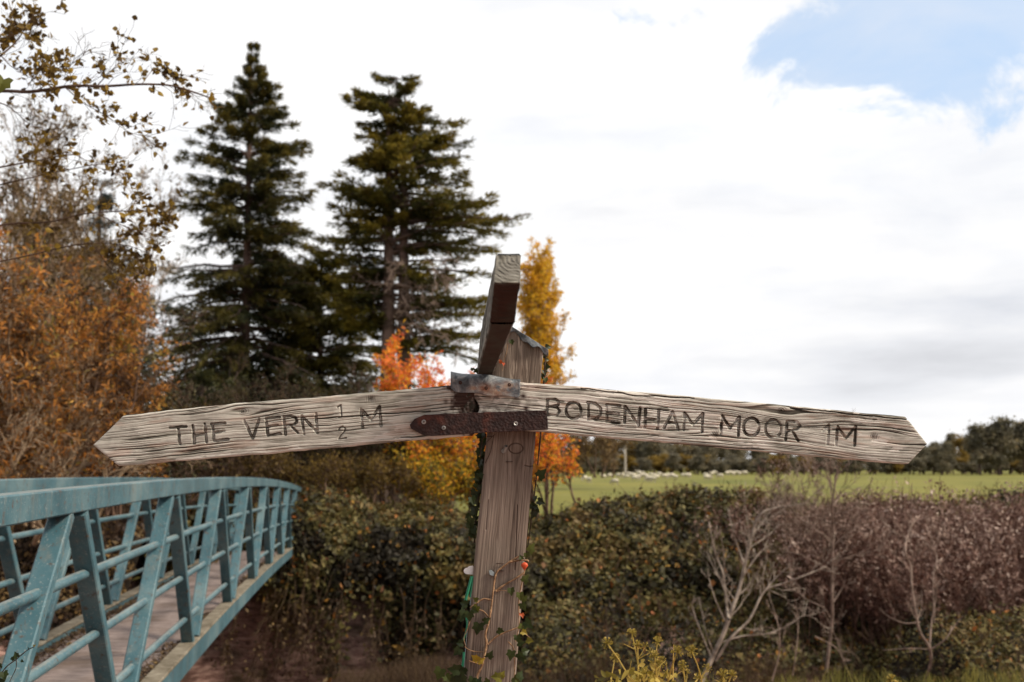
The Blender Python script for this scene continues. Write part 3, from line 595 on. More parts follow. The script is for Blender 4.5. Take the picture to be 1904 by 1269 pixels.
lv = LV([(335, 945, .042, 3.4, .30), (365, 925, .026, 1.2, .35), (325, 845, .028, 3.6, .66), (325, 805, .02, -1.2, .6), (515, 745, .026, 3.0, .5), (445, 975, .028, 1.9, .45),
         (590, 700, .030, .6, .55), (565, 770, .028, 3.0, .56), (590, 790, .028, 3.3, .6), (580, 830, .030, 2.8, .48), (600, 930, .036, 2.2, .45), (575, 885, .018, 3.1, .99),
         (620, 525, .034, .7, .58), (600, 545, .024, 3.0, .5), (575, 575, .018, -.4, .5), (575, 965, .03, .6, .6), (580, 985, .022, 2.0, .78), (610, 1030, .026, 1.9, .68), (560, 1045, .028, 1.6, .46),
         (325, 1140, .028, -1.0, .84), (335, 1150, .026, 1.2, .80), (388, 1125, .030, .6, .40), (520, 1100, .034, 3.3, .5), (560, 1110, .034, 2.2, .42), (585, 1100, .028, 1.3, .35), (575, 1125, .026, 2.8, .3),
         (450, 1245, .036, -1.4, .70), (460, 1235, .024, .6, .74), (330, 1255, .034, 2.9, .35), (535, 1245, .036, 2.4, .52), (560, 1245, .03, .8, .36), (300, 1250, .03, 3.5, .4), (375, 1262, .03, 2.2, .5),
         (255, 870, .034, -2.6, .3), (280, 880, .034, 3.1, .42), (265, 830, .03, -1.2, .3), (300, 860, .028, 2.0, .5), (240, 905, .026, -2., .25), (550, 1010, .026, 3., .5),
         (240, 1050, .026, -1.6, .25), (225, 1085, .032, -2.4, .22), (245, 1190, .042, -2.8, .2), (215, 1200, .04, -1.5, .3), (200, 1235, .042, 3.0, .28), (232, 1235, .045, 2.6, .18), (120, 1200, .042, -2.8, .5), (150, 1235, .03, 2.6, .52)])
ivy_parts(iv, stems, lv, M['stem'])
V, Fq = tubes(W([975, 975.2, 975.2, 975, 974.8], [1046, 1048, 1052, 1057, 1061], PY-.016), np.array([.001, .0065, .0085, .0045, .0005]), 12)
V[:, 1] = PY-.014+(V[:, 1]-(PY-.016))*.6
tag(mesh('leaf', V, Fq, M['red'], iv, smooth=True), 'curled orange-red leaf')
iv2 = tag(empty('ivy', tuple(W(880, 1400, PY+.06))), 'dark ivy string hanging down the left edge of the post under the boards', 'ivy')
lv = []; st = []
pl = [(903, 806), (898, 830), (897, 870), (893, 905), (888, 940), (884, 975), (882, 1010)]
for k in range(60):
    f = k/60; x = np.interp(f*6, range(7), [p[0] for p in pl])-4+rng.normal(0, 4.5); y = 806+f*190; lv.append((x, y, rng.uniform(.016, .032), rng.uniform(2.2, 4.1), rng.choice([.05, .12, .2, .3, .42]), PY+.02+rng.uniform(-.02, .03)))
ivy_parts(iv2, [(pl, .003, PY+.03), ([(892, 850), (899, 815), (916, 812)], .0012, PY-.004), ([(902, 862), (912, 840), (918, 812), (921, 808)], .0009, PY-.004), ([(898, 830), (905, 822), (918, 810)], .0008, PY-.004)], lv, M['darkstem'])
iv3 = tag(empty('ivy', tuple(W(1000, 1400, PY+.06))), 'loose dark ivy leaves along the right edge of the post', 'ivy')
lv = [(1003, 885, .040, .9, .42, PY+.02), (998, 878, .036, -.2, .93, PY+.03)]+[(988+rng.uniform(-2, 14), y, rng.uniform(.018, .03), rng.uniform(1.2, 3.6), rng.choice([.08, .15, .25]), PY+.04) for y in (925, 932, 938, 942, 948, 955)]
lv += [(1012+rng.uniform(-3, 4), y, rng.uniform(.014, .022), rng.uniform(1.2, 3.4), rng.choice([.2, .35, .5]), PY+.05) for y in range(655, 705, 7)]+[(1017, 645, .02, 1.3, .3, PY+.02)]
ivy_parts(iv3, [([(1016, 640), (1012, 700), (1006, 800), (996, 900), (985, 990), (978, 1040)], .0022, PY+.05)], lv, M['darkstem'])
iv4 = tag(empty('ivy', tuple(W(935, 700, PY-.02))), 'small red and green leaves caught behind the upper board on the post', 'ivy')
ivy_parts(iv4, [([(944, 640), (942, 655), (938, 668), (934, 690)], .0009, PY-.004)], [(950, 634, .020, 2.6, .45, PY-.006), (930, 672, .016, 2.2, .99, PY-.008), (927, 668, .014, -1.6, .98, PY-.008), (936, 676, .012, 3., 1.0, PY-.007), (880, 688, .016, -.5, .5, BY+.02), (885, 692, .018, .4, .4, BY+.02)], M['stem'])
def plate(name, pts, Y, th, m, label, cat, smooth=False):
    P = W(*np.array(pts).T, Y); n = len(pts); V = np.concatenate([P, P+[0, th, 0]])
    o = mesh(name, V, [list(range(n)), list(range(2*n-1, n-1, -1))]+[[i, (i+1) % n, n+(i+1) % n, n+i] for i in range(n)], m)
    return tag(o, label, cat)
plate('plastic_tag', C4([(248, 640), (256, 628), (270, 624), (280, 616), (300, 613), (306, 622), (305, 664), (290, 662), (262, 660), (252, 652)]), PY+.01, .002, M['tagw'], 'small white plastic tag sticking out from the left edge of the post', 'tag')
tw = tag(empty('plastic_strip', tuple(W(860, 1100, PY+.01))), 'green plastic strips and pale cord hanging at the left edge of the post', 'plastic strip')
for pts, wd, mm in ((C4([(294, 672), (282, 720), (266, 780), (256, 822)]), .0035, 'green'), (C4([(303, 670), (297, 720), (285, 790)]), .0022, 'green'), (C4([(306, 640), (303, 700), (292, 780), (285, 835)]), .0011, 'clear'),
                    (C4([(262, 905), (268, 940), (262, 985), (246, 1035)]), .0022, 'green'), (C4([(275, 900), (268, 990), (258, 1100), (252, 1200)]), .0010, 'clear'), (C4([(250, 1100), (246, 1150), (240, 1180), (232, 1176)]), .003, 'green')):
    V, Fq = tubes(smoothpoly(W(*np.array(pts).T, PY+.004)), np.full((len(pts)-1)*6+1, wd), 6); mesh('strip', V, Fq, M[mm], tw)

# ------------------------------------------------------------ footbridge
SB = 2.4
def bz(n): return .0082*(n-1)**2
def BP(n, side, e):       # point on the bridge: n panels along, side metres left of the right truss, e metres below the eye
    Y = SB*(1.85+n); X = -.157*Y-1.25
    return np.array([X-side*.988, Y-side*.155, EYE-e-bz(n)])
br = tag(empty('footbridge', tuple(BP(3, .55, 1.5))), 'blue-green steel truss footbridge with arched handrails crossing the river', 'footbridge')
def sweep(name, ns, side, e, wd, ht, m, parent, bev=.006):
    P = np.array([BP(n, side, e) for n in ns]); L = np.array([-.988, -.155, 0]); V = []
    sec = [(-wd/2+bev, 0), (wd/2-bev, 0), (wd/2, bev), (wd/2, ht-bev), (wd/2-bev, ht), (-wd/2+bev, ht), (-wd/2, ht-bev), (-wd/2, bev)]
    for p in P: V += [p+L*a+np.array([0, 0, b]) for a, b in sec]
    K = len(P); Fc = [[i*8+j, i*8+(j+1) % 8, (i+1)*8+(j+1) % 8, (i+1)*8+j] for i in range(K-1) for j in range(8)]+[list(range(7, -1, -1)), [(K-1)*8+j for j in range(8)]]
    return mesh(name, V, Fc, m, parent)
def beam(name, p, q, wa, wb, m, parent):
    d = unit(q-p); L = np.array([-.988, -.155, 0]); b = unit(np.cross(d, L)); bv = .006; V = []
    sec = [(-wa/2+bv, -wb/2), (wa/2-bv, -wb/2), (wa/2, -wb/2+bv), (wa/2, wb/2-bv), (wa/2-bv, wb/2), (-wa/2+bv, wb/2), (-wa/2, wb/2-bv), (-wa/2, -wb/2+bv)]
    for e in (p, q): V += [e+L*x+b*y for x, y in sec]
    return mesh(name, V, [[j, (j+1) % 8, 8+(j+1) % 8, 8+j] for j in range(8)]+[list(range(7, -1, -1)), list(range(8, 16))], m, parent)
ns = np.linspace(-1.6, 8.05, 60); BWD = 1.15
for side in (0, BWD):
    sweep('top_chord', ns, side, .187, .10, .108, M['paint'], br)
    sweep('bottom_chord', ns, side, 1.325+.175, .10, .155, M['paint'], br)
    sweep('ledge', ns, side+(.0 if side == 0 else 0), 1.325+.019, .125, .022, M['ledge'], br)
    for e in (.486, .80, 1.13):
        P = np.array([BP(n, side, e) for n in ns]); V, Fq = tubes(P, np.full(len(P), .0225), 10); mesh('rail', V, Fq, M['paint'], br, smooth=True)
    for n in range(-1, 8):
        top = lambda k: BP(k, side, .187+.002); bot = lambda k: BP(k, side, 1.33)
        beam('diagonal', bot(n-.47), top(n-.045), .092, .060, M['paint'], br)
        beam('diagonal', top(n+.045), bot(n+.43), .090, .058, M['paint'], br)
    beam('end_post', BP(8, side, 1.33), BP(8, side, .189), .079, .078, M['paint'], br)
g = []; sideL, sideR = BWD-.07, .07
V = []; K = len(ns)
for n in ns:
    for sd, e in ((sideR, 1.385), (sideL, 1.385), (sideL, 1.43), (sideR, 1.43)): V.append(BP(n, sd, e))
mesh('deck', V, [[i*4+j, i*4+(j+1) % 4, (i+1)*4+(j+1) % 4, (i+1)*4+j] for i in range(K-1) for j in range(4)]+[[3, 2, 1, 0], [K*4-4, K*4-3, K*4-2, K*4-1]], M['deck'], br)
for n in np.arange(-1.5, 8.2, .5): beam('cross_beam', BP(n, .05, 1.49), BP(n, BWD-.05, 1.49), .06, .06, M['paint'], br) if 0 else None
for n in range(-1, 9):
    p, q = BP(n, .052, 1.47), BP(n, BWD-.052, 1.47); V = []
    for e in (p, q): V += [e+np.array([-.155*a*-1*0+.0, a, b]) for a, b in ((-.04, -.03), (.04, -.03), (.04, .03), (-.04, .03))]
    mesh('cross_beam', V, [[0, 1, 5, 4], [1, 2, 6, 5], [2, 3, 7, 6], [3, 0, 4, 7], [3, 2, 1, 0], [4, 5, 6, 7]], M['paint'], br)
# leaf litter and moss gathered along the deck edges
g = Geo(); n = 9000; k = rng.uniform(-1.5, 8, n); side = np.where(rng.random(n) < .5, .085+np.abs(rng.normal(0, .055, n)), BWD-.085-np.abs(rng.normal(0, .055, n))); keep = vn(k*2.4, side*3, 0, 3) > .38
k = k[keep]; side = side[keep]; Y = SB*(1.85+k); C = np.stack([-.157*Y-1.25-side*.988, Y-side*.155, EYE-1.382-bz(k)+np.abs(rng.normal(0, .012, len(k)))], -1)
V, Fq, m_ = leaves(C, rndir(len(C))*[1, 1, .3], rndir(len(C))*.5+[0, 0, 1], rng.uniform(.02, .055, len(C)), rng.uniform(.015, .035, len(C)))
g.add(V, Fq, np.repeat(rng.random(len(C))**1.3*.8, m_)); tag(g.build('leaf_litter', M['dry']), 'brown fallen leaves and moss gathered along the edges of the bridge deck', 'leaf litter', kind='stuff')

# ------------------------------------------------------------ growing things
def grow(start, dirs, length, rad, levels=3, nch=5, ratio=.55, spread=.8, up=.25, wob=.10, K=6, r=rng, tmin=.25, rratio=.5):
    """returns list of (polylines, radii) per level; vectorised recursion"""
    P0 = np.atleast_2d(start).astype(float); D = unit(np.atleast_2d(dirs).astype(float)); L = np.broadcast_to(np.asarray(length, float), (len(P0),)).copy(); R = np.broadcast_to(np.asarray(rad, float), (len(P0),)).copy(); out = []
    for lv in range(levels):
        n = len(P0); t = np.linspace(0, 1, K); st = r.normal(0, wob, (n, K, 3)); st[:, 0] = 0; st = np.cumsum(st, 1)/math.sqrt(K)
        upv = np.zeros((n, 1, 3)); upv[..., 2] = up
        P = P0[:, None]+L[:, None, None]*(D[:, None]*t[None, :, None]+upv*(t**2)[None, :, None]*.5+st*t[None, :, None]**.5)
        Rr = R[:, None]*(1-.72*t[None]); out.append((P, Rr))
        if lv == levels-1: break
        c = nch[lv] if isinstance(nch, (list, tuple)) else nch
        tt = np.sort(r.uniform(tmin, 1, (n, c)), 1); idx = tt*(K-1); i0 = np.minimum(idx.astype(int), K-2); fr = (idx-i0)[..., None]; ar = np.arange(n)[:, None]
        S_ = P[ar, i0]*(1-fr)+P[ar, i0+1]*fr; T = unit(P[ar, i0+1]-P[ar, i0]); side = unit(np.cross(T, rndir(n*c, r).reshape(n, c, 3)))
        a = r.normal(spread, .18, (n, c, 1)); D = unit(T*np.cos(a)+side*np.sin(a)).reshape(-1, 3)
        R = (Rr[ar, i0]*rratio*r.uniform(.7, 1.1, (n, c))).ravel(); L = (L[:, None]*ratio*(1.15-.55*tt)*r.uniform(.7, 1.25, (n, c))).ravel(); P0 = S_.reshape(-1, 3)
    return out
def wood(lv, name, m, parent, sides=(7, 5, 4, 3, 3), minr=.0015):
    g = Geo()
    for i, (P, R) in enumerate(lv):
        V, Fq = tubes(P, np.maximum(R, minr), sides[min(i, 4)]); g.add(V, Fq)
    o = g.build(name, m, parent)
    if name != 'trunk': o['kind'] = 'stuff'
    return o
def leaf_on(lv, per, L, name, m, parent, tint=(0, 1), r=rng, spread=.0, tw=.55, mask=None, tf=None, detail=False, hang=0.):
    P = lv[0] if isinstance(lv, tuple) else lv; P = P.reshape(-1, P.shape[-2], 3); n, K, _ = P.shape; N_ = int(n*per)
    i = r.integers(0, n, N_); t = r.uniform(.15, 1, N_)*(K-1); k = np.minimum(t.astype(int), K-2); f = (t-k)[:, None]
    C = P[i, k]*(1-f)+P[i, k+1]*f+r.normal(0, max(spread, 1e-4), (N_, 3)); D = unit(unit(P[i, k+1]-P[i, k])*.6+rndir(N_, r)+np.array([0, 0, -hang]))
    if mask is not None: kk = mask(C); C = C[kk]; D = D[kk]; i = i[kk]
    N_ = len(C); V, Fq, m_ = leaves(C, D, rndir(N_, r)+[0, 0, .7], L*r.uniform(.6, 1.25, N_), L*tw*r.uniform(.7, 1.2, N_), detail=detail)
    tn = (tf(C) if tf else r.uniform(tint[0], tint[1], N_)); g = Geo().add(V, Fq, np.repeat(np.clip(tn+r.normal(0, .1, N_), 0, 1), m_)); return g.build(name, m, parent)

def conifer(name, label, px, Yd, ytop, ybase, prof, mat, seed, nb=230, twig=20, blades=11, bl=.30, cedar=False, trunk_r=.35, group=None, skip=None, gold=.5, trunks=((0, 0),)):
    """prof: list of (pixel y, left px, right px) half widths of the crown in the photograph"""
    r = np.random.default_rng(seed); zt = W(px, ytop, Yd)[2]; zb = W(px, ybase, Yd)[2]; gz = -.4; X0 = W(px, 870, Yd)[0]; sc = Yd/F
    root = tag(empty(name, (X0, Yd, gz)), label, 'tree', group)
    ys, lf, rt = map(np.array, zip(*prof)); zs = W(px, ys, Yd)[:, 2][::-1]; lf = lf[::-1]*sc; rt = rt[::-1]*sc
    gt = Geo()
    for dx, dy in trunks:
        K = 14; t = np.linspace(0, 1, K); P = np.stack([X0+dx+.08*np.sin(t*5+dx), np.full(K, Yd)+dy, gz+(zt-.2-gz-abs(dx)*1.5)*t], -1); V, Fq = tubes(P, trunk_r*(1-t)**.8+.03, 10); gt.add(V, Fq)
    gt.build('trunk', M['trunk'], root)
    nb = int(nb*1.25); u = r.random(nb); z = zb+(zt-zb)*(np.sort(u)**(1.45)); bl *= .9
    if cedar: nw = int((zt-zb)/1.15); z = zb+(zt-zb)*(np.round((z-zb)/(zt-zb)*nw)/nw)+r.normal(0, .12, nb)+.35*np.sin(r.integers(0, 3, nb)*2.1); z = np.minimum(z, zt-.1)
    else: nw = max(9, int((zt-zb)/.74)); z = zb+(zt-zb)*(np.round((z-zb)/(zt-zb)*nw)/nw)+r.normal(0, .15, nb); z = np.minimum(z, zt-.1)
    az = r.uniform(0, 2*pi, nb); cx = np.cos(az); wr = .5+.5*cx; Lm = np.interp(z, zs, lf)*(1-wr)+np.interp(z, zs, rt)*wr
    L = np.maximum(.18, Lm*np.where(r.random(nb) < .7, r.uniform(.85, 1.15, nb), r.uniform(.35, .8, nb))*(.72+.62*vn(z*1.3, az*1.6, 0, seed)))
    if skip is not None: k = ~skip(z, az, r); z, az, L, cx = z[k], az[k], L[k], cx[k]; nb = len(z)
    K = 7; t = np.linspace(0, 1, K); D = np.stack([np.cos(az), np.sin(az)*.85, 0*az], -1)
    rel = (z-zb)/(zt-zb)
    lift = (.55*rel-.05) if not cedar else (.28*r.random(nb)+.05); droop = (.50-.35*rel) if not cedar else .22
    P = np.stack([X0+D[:, 0, None]*L[:, None]*t, Yd+D[:, 1, None]*L[:, None]*t, z[:, None]+L[:, None]*(np.broadcast_to(lift, (nb,))[:, None]*t-np.broadcast_to(droop, (nb,))[:, None]*t**2+.10*t**4)], -1)
    P = P+np.cumsum(r.normal(0, .018, (nb, K, 3)), 1)*L[:, None, None]
    V, Fq = tubes(P, (.012+.016*L)[:, None]*(1-.8*t)[None], 4); Geo().add(V, Fq).build('branches', M['trunk'], root)['kind'] = 'stuff'
    # twigs
    tw = twig; tt = r.uniform(.12, 1., (nb, tw))**.8; idx = tt*(K-1); i0 = np.minimum(idx.astype(int), K-2); fr = (idx-i0)[..., None]; ar = np.arange(nb)[:, None]
    Sx = P[ar, i0]*(1-fr)+P[ar, i0+1]*fr; T = unit(P[ar, i0+1]-P[ar, i0]); sg = np.where(r.random((nb, tw)) < .5, -1., 1.)[..., None]
    side = unit(np.cross(T, np.array([0, 0, 1.])))*sg; a = r.normal(.85, .25, (nb, tw, 1)); Dt = unit(T*np.cos(a)+side*np.sin(a)+r.normal(0, .12, (nb, tw, 3)))
    Lt = np.clip(L[:, None]*.28*(1.18-tt), .10, 1.2)*r.uniform(.6, 1.2, (nb, tw))
    drp = .18 if cedar else .42
    tb = np.linspace(.05, 1, blades)[None, None, :]; C = Sx[:, :, None]+Dt[:, :, None]*(Lt[..., None]*tb)[..., None]; C[..., 2] -= drp*Lt[..., None]*tb**2
    C = C+r.normal(0, .05, C.shape)*[1, 1, .7]; C[..., 2] -= r.exponential(.05 if cedar else .08, C.shape[:-1]); Db = .55*np.broadcast_to(Dt[:, :, None], C.shape)+.6*np.broadcast_to(T[:, :, None], C.shape)+r.normal(0, .38, C.shape); Db[..., 2] -= .15 if not cedar else -.05
    C = C.reshape(-1, 3); Db = unit(Db.reshape(-1, 3)); n = len(C)
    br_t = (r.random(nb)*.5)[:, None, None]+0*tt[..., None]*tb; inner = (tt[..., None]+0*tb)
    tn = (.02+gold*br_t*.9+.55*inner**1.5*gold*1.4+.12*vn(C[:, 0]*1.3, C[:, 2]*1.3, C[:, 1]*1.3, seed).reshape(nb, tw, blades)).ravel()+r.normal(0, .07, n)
    bs = np.repeat(np.clip(L/1.6, .45, 1), tw*blades); V, Fq, m_ = leaves(C, Db, r.normal(0, .5, (n, 3))+[0, 0, 1], bs*bl*1.15*r.uniform(.5, 1.25, n), bs*bl*.27*r.uniform(.6, 1.3, n), .15)
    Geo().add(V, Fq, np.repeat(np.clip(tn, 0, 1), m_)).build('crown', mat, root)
    return root, X0, zt
conifer('spruce_tree', 'tall narrow dark spruce with a pointed top rising at the left', 445, 50, 84, 860,
        [(84, 1, 1), (110, 6, 7), (150, 22, 26), (200, 52, 68), (250, 82, 82), (300, 84, 96), (360, 112, 112), (420, 112, 108), (480, 145, 120), (540, 135, 135), (610, 180, 160), (700, 185, 170), (860, 190, 170)], M['spruce'], 21, nb=470, twig=28, blades=11, bl=.30, gold=.8, trunk_r=.30,
        skip=lambda z, az, r: (np.abs(z-12.2) < .45) & (np.cos(az) < .1) & (r.random(len(z)) < .7))
conifer('cedar_tree', 'tall broad flat-topped cedar with twin bare trunks beside the pointed spruce', 728, 46, 142, 640,
        [(142, 32, 38), (160, 60, 42), (200, 108, 46), (225, 70, 115), (270, 62, 130), (330, 100, 150), (380, 140, 165), (430, 118, 192), (470, 120, 190), (510, 108, 170), (560, 110, 170), (640, 30, 165)], M['cedar'], 33, nb=330, twig=28, blades=10, bl=.30, cedar=True, gold=.75, trunk_r=.42, trunks=((-.32, 0), (.42, .2)),
        skip=lambda z, az, r: ((z < 12.4) & (np.sin(az) < -.1) & (np.abs(np.cos(az)) < .88) & (r.random(len(z)) < .93)) | ((z < 10.5) & (np.abs(np.cos(az)) < .5) & (r.random(len(z)) < .6)) | ((z < 7.5) & (np.cos(az) < -.2) & (r.random(len(z)) < .7)))
conifer('spruce_tree', 'lower bushy olive spruce filling the gap between the spruce and the cedar', 590, 52, 470, 890,
        [(470, 20, 20), (520, 70, 60), (600, 100, 110), (700, 140, 130), (890, 150, 150)], M['cedar'], 45, nb=330, twig=26, blades=10, bl=.32, gold=.6, trunk_r=.25)
conifer('spruce_tree', 'blue-grey drooping spruce half hidden behind the orange thicket', 165, 33, 335, 880,
        [(335, 3, 3), (400, 20, 22), (500, 60, 60), (600, 90, 100), (700, 110, 120), (880, 130, 150)], M['bluec'], 57, nb=190, twig=16, blades=9, bl=.26, gold=.6, trunk_r=.2)
conifer('spruce_tree', 'short dark spruce low down at the foot of the pointed spruce', 372, 40, 690, 900, [(690, 6, 6), (740, 60, 60), (900, 120, 110)], M['spruce'], 58, nb=190, twig=16, blades=9, bl=.26, gold=.5, trunk_r=.15)
# dead tangled branches on the cedar trunks
r5 = np.random.default_rng(5)
X0 = W(735, 870, 45)[0]; n = 10; zz = W(735, r5.uniform(480, 600, n), 45)[:, 2]
g = grow(np.stack([X0+.5+r5.normal(0, .4, n), np.full(n, 45.4), zz], -1), np.stack([r5.normal(.5, .8, n), -np.abs(r5.normal(.6, .4, n)), r5.normal(0, .35, n)], -1), r5.uniform(1.2, 2.6, n), .05, 3, [6, 5], .55, .9, -.35, .22, r=r5)
o = wood(g, 'dead_creeper', M['grey'], None, minr=.014); tag(o, 'tangle of grey dead stems hanging on the cedar trunk', 'creeper')

def broadleaf(name, label, px, Yd, ybase, h, n0, lean, lv, nch, mat, leafL, per, wmat, seed, ratio=.5, spread=.6, up=.3, rad=.05, tint=(0, 1), tf=None, cat='tree', group=None, jit=.3, hang=.0, mask=None, tw=.5, spreadx=.25, leafsp=.02, tmin=.25, wob=.1, minr=None):
    r = np.random.default_rng(seed); p = W(px, ybase, Yd); root = tag(empty(name, tuple(p)), label, cat, group)
    D = np.stack([r.normal(lean, spreadx, n0), r.normal(0, spreadx, n0), np.ones(n0)], -1)
    L = grow(p+np.stack([r.normal(0, jit, n0), r.normal(0, jit, n0), 0*np.arange(n0)], -1), D, h*r.uniform(.7, 1., n0), rad, lv, nch, ratio, spread, up, wob, r=r, tmin=tmin)
    wood(L[:2], 'trunk' if n0 == 1 else 'stems', wmat, root, minr=minr or Yd*.0002); wood(L[2:], 'twigs', wmat, root, (3, 3, 3), minr=minr or Yd*.00016) if lv > 2 else None
    if per: leaf_on(L[-1][0], per, leafL, 'foliage', mat, root, tint, r, leafsp, tw, mask, tf, hang=hang)
    return root
# autumn trees behind the signpost
def mapletint(C): return .42+.38*sst(1.5, 4., C[:, 2])+.12*sst(-2, 1.5, C[:, 0])+.25*(vn(C[:, 0]*2.2, C[:, 2]*2.2, C[:, 1]*2, 3)-.5)
broadleaf('maple_tree', 'orange and yellow young maple showing left of the post below the long board', 822, 26, 968, 3.5, 9, -.04, 4, [10, 7, 5], M['maple'], .125, 3.8, M['tan'], 61, .40, .7, .35, .045, tf=lambda C: mapletint(C)-.02+.2*rng.normal(size=len(C))-.3*sst(1.4, -.2, C[:, 2]), spreadx=.24, leafsp=.06, tmin=.06)
broadleaf('maple_tree', 'red-orange maple showing right of the post below the long board', 1008, 25, 968, 2.4, 8, .08, 4, [8, 6, 5], M['maple'], .11, 2.3, M['brown'], 62, .42, .6, .3, .04, tf=lambda C: mapletint(C)+.12+.2*rng.normal(size=len(C))-.35*sst(1.2, -.4, C[:, 2]), spreadx=.26, leafsp=.06)
broadleaf('maple_tree', 'vivid red-orange maple crown just left of the rising board', 880, 30, 930, 3.35, 9, -.03, 4, [8, 7, 5], M['maple'], .115, 2.2, M['brown'], 63, .36, .6, .3, .05, tf=lambda C: mapletint(C)+.10+.16*rng.normal(size=len(C)), spreadx=.36, leafsp=.06)
def poptint(C): return .45+.35*(vn(C[:, 0]*1.1, C[:, 2]*1.1, C[:, 1], 6)-.3)+.25*sst(5, 2, C[:, 2])
broadleaf('poplar_tree', 'slim golden poplar standing behind the top of the post', 1012, 60, 885, 10.8, 1, 0, 4, [80, 8, 6], M['poplar'], .24, 4.0, M['tan'], 64, .36, .42, .2, .16, tf=poptint, spreadx=.005, jit=0, leafsp=.10, tmin=.12, wob=.02)
broadleaf('hawthorn_bush', 'distant dull red bush at the field edge right of the post', 1085, 90, 888, 4.2, 9, 0, 3, [8, 7], M['dry'], .3, 8, M['brown'], 65, .5, .7, .2, .08, tint=(.3, .9), cat='bush', spreadx=.45, jit=1.6, leafsp=.25)
# left thicket: nearly bare upright trees, then orange willow bushes
k = 0
for px, Yd, h, lean, sd in ((50, 24, 7.2, .01, 71), (110, 26, 7.6, .01, 72), (165, 27, 6.6, .02, 73), (0, 22, 6.8, .02, 74)):
    lab = ['leafy brown-gold tree behind the willows near the left edge', 'tallest bare twiggy tree in the left thicket', 'bare tree at the right side of the left thicket with twigs against the sky', 'brown-leaved tree cut by the left edge of the picture'][k]; k += 1
    broadleaf('thicket_tree', lab, px, Yd, 925, h, 5, lean, 4, [10, 7, 5], M['ochre'], .10, 3.3 if k != 3 else 1.5, M['tan'], sd, .42, .55, .3, .06, spreadx=.10, group='bare trees of the left thicket', tint=(.0, .55), leafsp=.05, minr=.006)
lab = ['orange willow bush hanging over the left end of the handrail', 'rust-orange willow bush with long leaves at the left edge', 'sparse brown willow bush reaching towards the left sign tip', 'low tangled brown willow at the far left behind the bridge']
for i, (px, Yd, yb, h, lean, sd, sx) in enumerate(((85, 15, 960, 3.0, .05, 81, .22), (-15, 14, 980, 3.5, .03, 82, .25), (180, 17, 960, 2.1, -.04, 83, .28), (60, 12.5, 1010, 1.8, .15, 84, .5))):
    broadleaf('willow_bush', lab[i], px, Yd, yb, h, 11, lean, 4, [9, 7, 4], M['orange'], .11, 4.2 if i != 3 else 2., M['brown'] if i in (0, 2) else M['tan'], sd, .46, .65, .15, .028, spreadx=sx, cat='bush', group='willow bushes of the left thicket', hang=.3, tw=.28, leafsp=.03, tf=lambda C: .40+1.9*(fbm(C[:, 0]*1.5, C[:, 2]*1.5, C[:, 1]*1.5, 3, 88)-.5)+.16*rng.normal(size=len(C)), minr=.0045)
# long pale bare stems low in the thicket
r6 = np.random.default_rng(6); n = 18
g = grow(W(r6.uniform(-80, 210, n), r6.uniform(860, 960, n), 11.5), np.stack([r6.normal(.7, .7, n), r6.normal(0, .4, n), r6.uniform(.1, .9, n)], -1), r6.uniform(.4, .9, n), .010, 3, [5, 4], .5, .6, .1, .14, r=r6)
tag(wood(g, 'bare_stems', M['tan'], None, minr=.004), 'long tan bare stems criss-crossing behind the bridge handrail', 'stems', kind='stuff')
# undergrowth between the bridge and the maples
for i, (px, Yd, yb, h, mt, ln, sd, tnt, lab) in enumerate(((650, 29, 935, 2.9, 'hedge', .10, 91, (0, .35), 'dark leafy thicket under the cedar, left of the orange maple'), (560, 29, 930, 2.0, 'ochre', .10, 92, (0, .3), 'dark ochre bush beyond the far end of the bridge'),
                      (430, 27, 940, 2.0, 'ochre', .09, 93, (0, .35), 'ochre-leaved bush seen over the bridge handrail'), (760, 27.5, 945, 2.4, 'hedge', .10, 94, (0, .4), 'dark purple-brown thicket behind the orange maple'),
                      (630, 24, 935, 1.0, 'ochre', .07, 95, (.1, .6), 'pale ochre weeds at the far end of the bridge'), (320, 24, 950, 2.0, 'dry', .09, 96, (0, .7), 'brown bush under the left sign board'), (500, 33, 920, 3.4, 'hedge', .1, 97, (0, .3), 'dark evergreen thicket behind the bridge arch'), (120, 20, 1000, 3.6, 'hedge', .10, 111, (0, .3), 'dark evergreen bush deep inside the left thicket'), (-20, 19, 1000, 4.4, 'hedge', .10, 112, (0, .3), 'tall dark bush at the left picture edge behind the willows'), (260, 21, 980, 2.6, 'ochre', .10, 113, (0, .4), 'dark brown bush between the left thicket and the short spruce'), (835, 25, 972, 1.35, 'maple', .10, 98, (-.1, .62), 'low yellow-green growth at the foot of the orange maple'))):
    broadleaf('undergrowth_bush', lab, px, Yd, yb, h, 16, 0, 4, [7, 6, 4], M[mt], ln, 3.6, M['brown'], sd, .5, .7, .1, .03, spreadx=.4, cat='bush', jit=.9, leafsp=.09, tint=tnt, minr=.006)

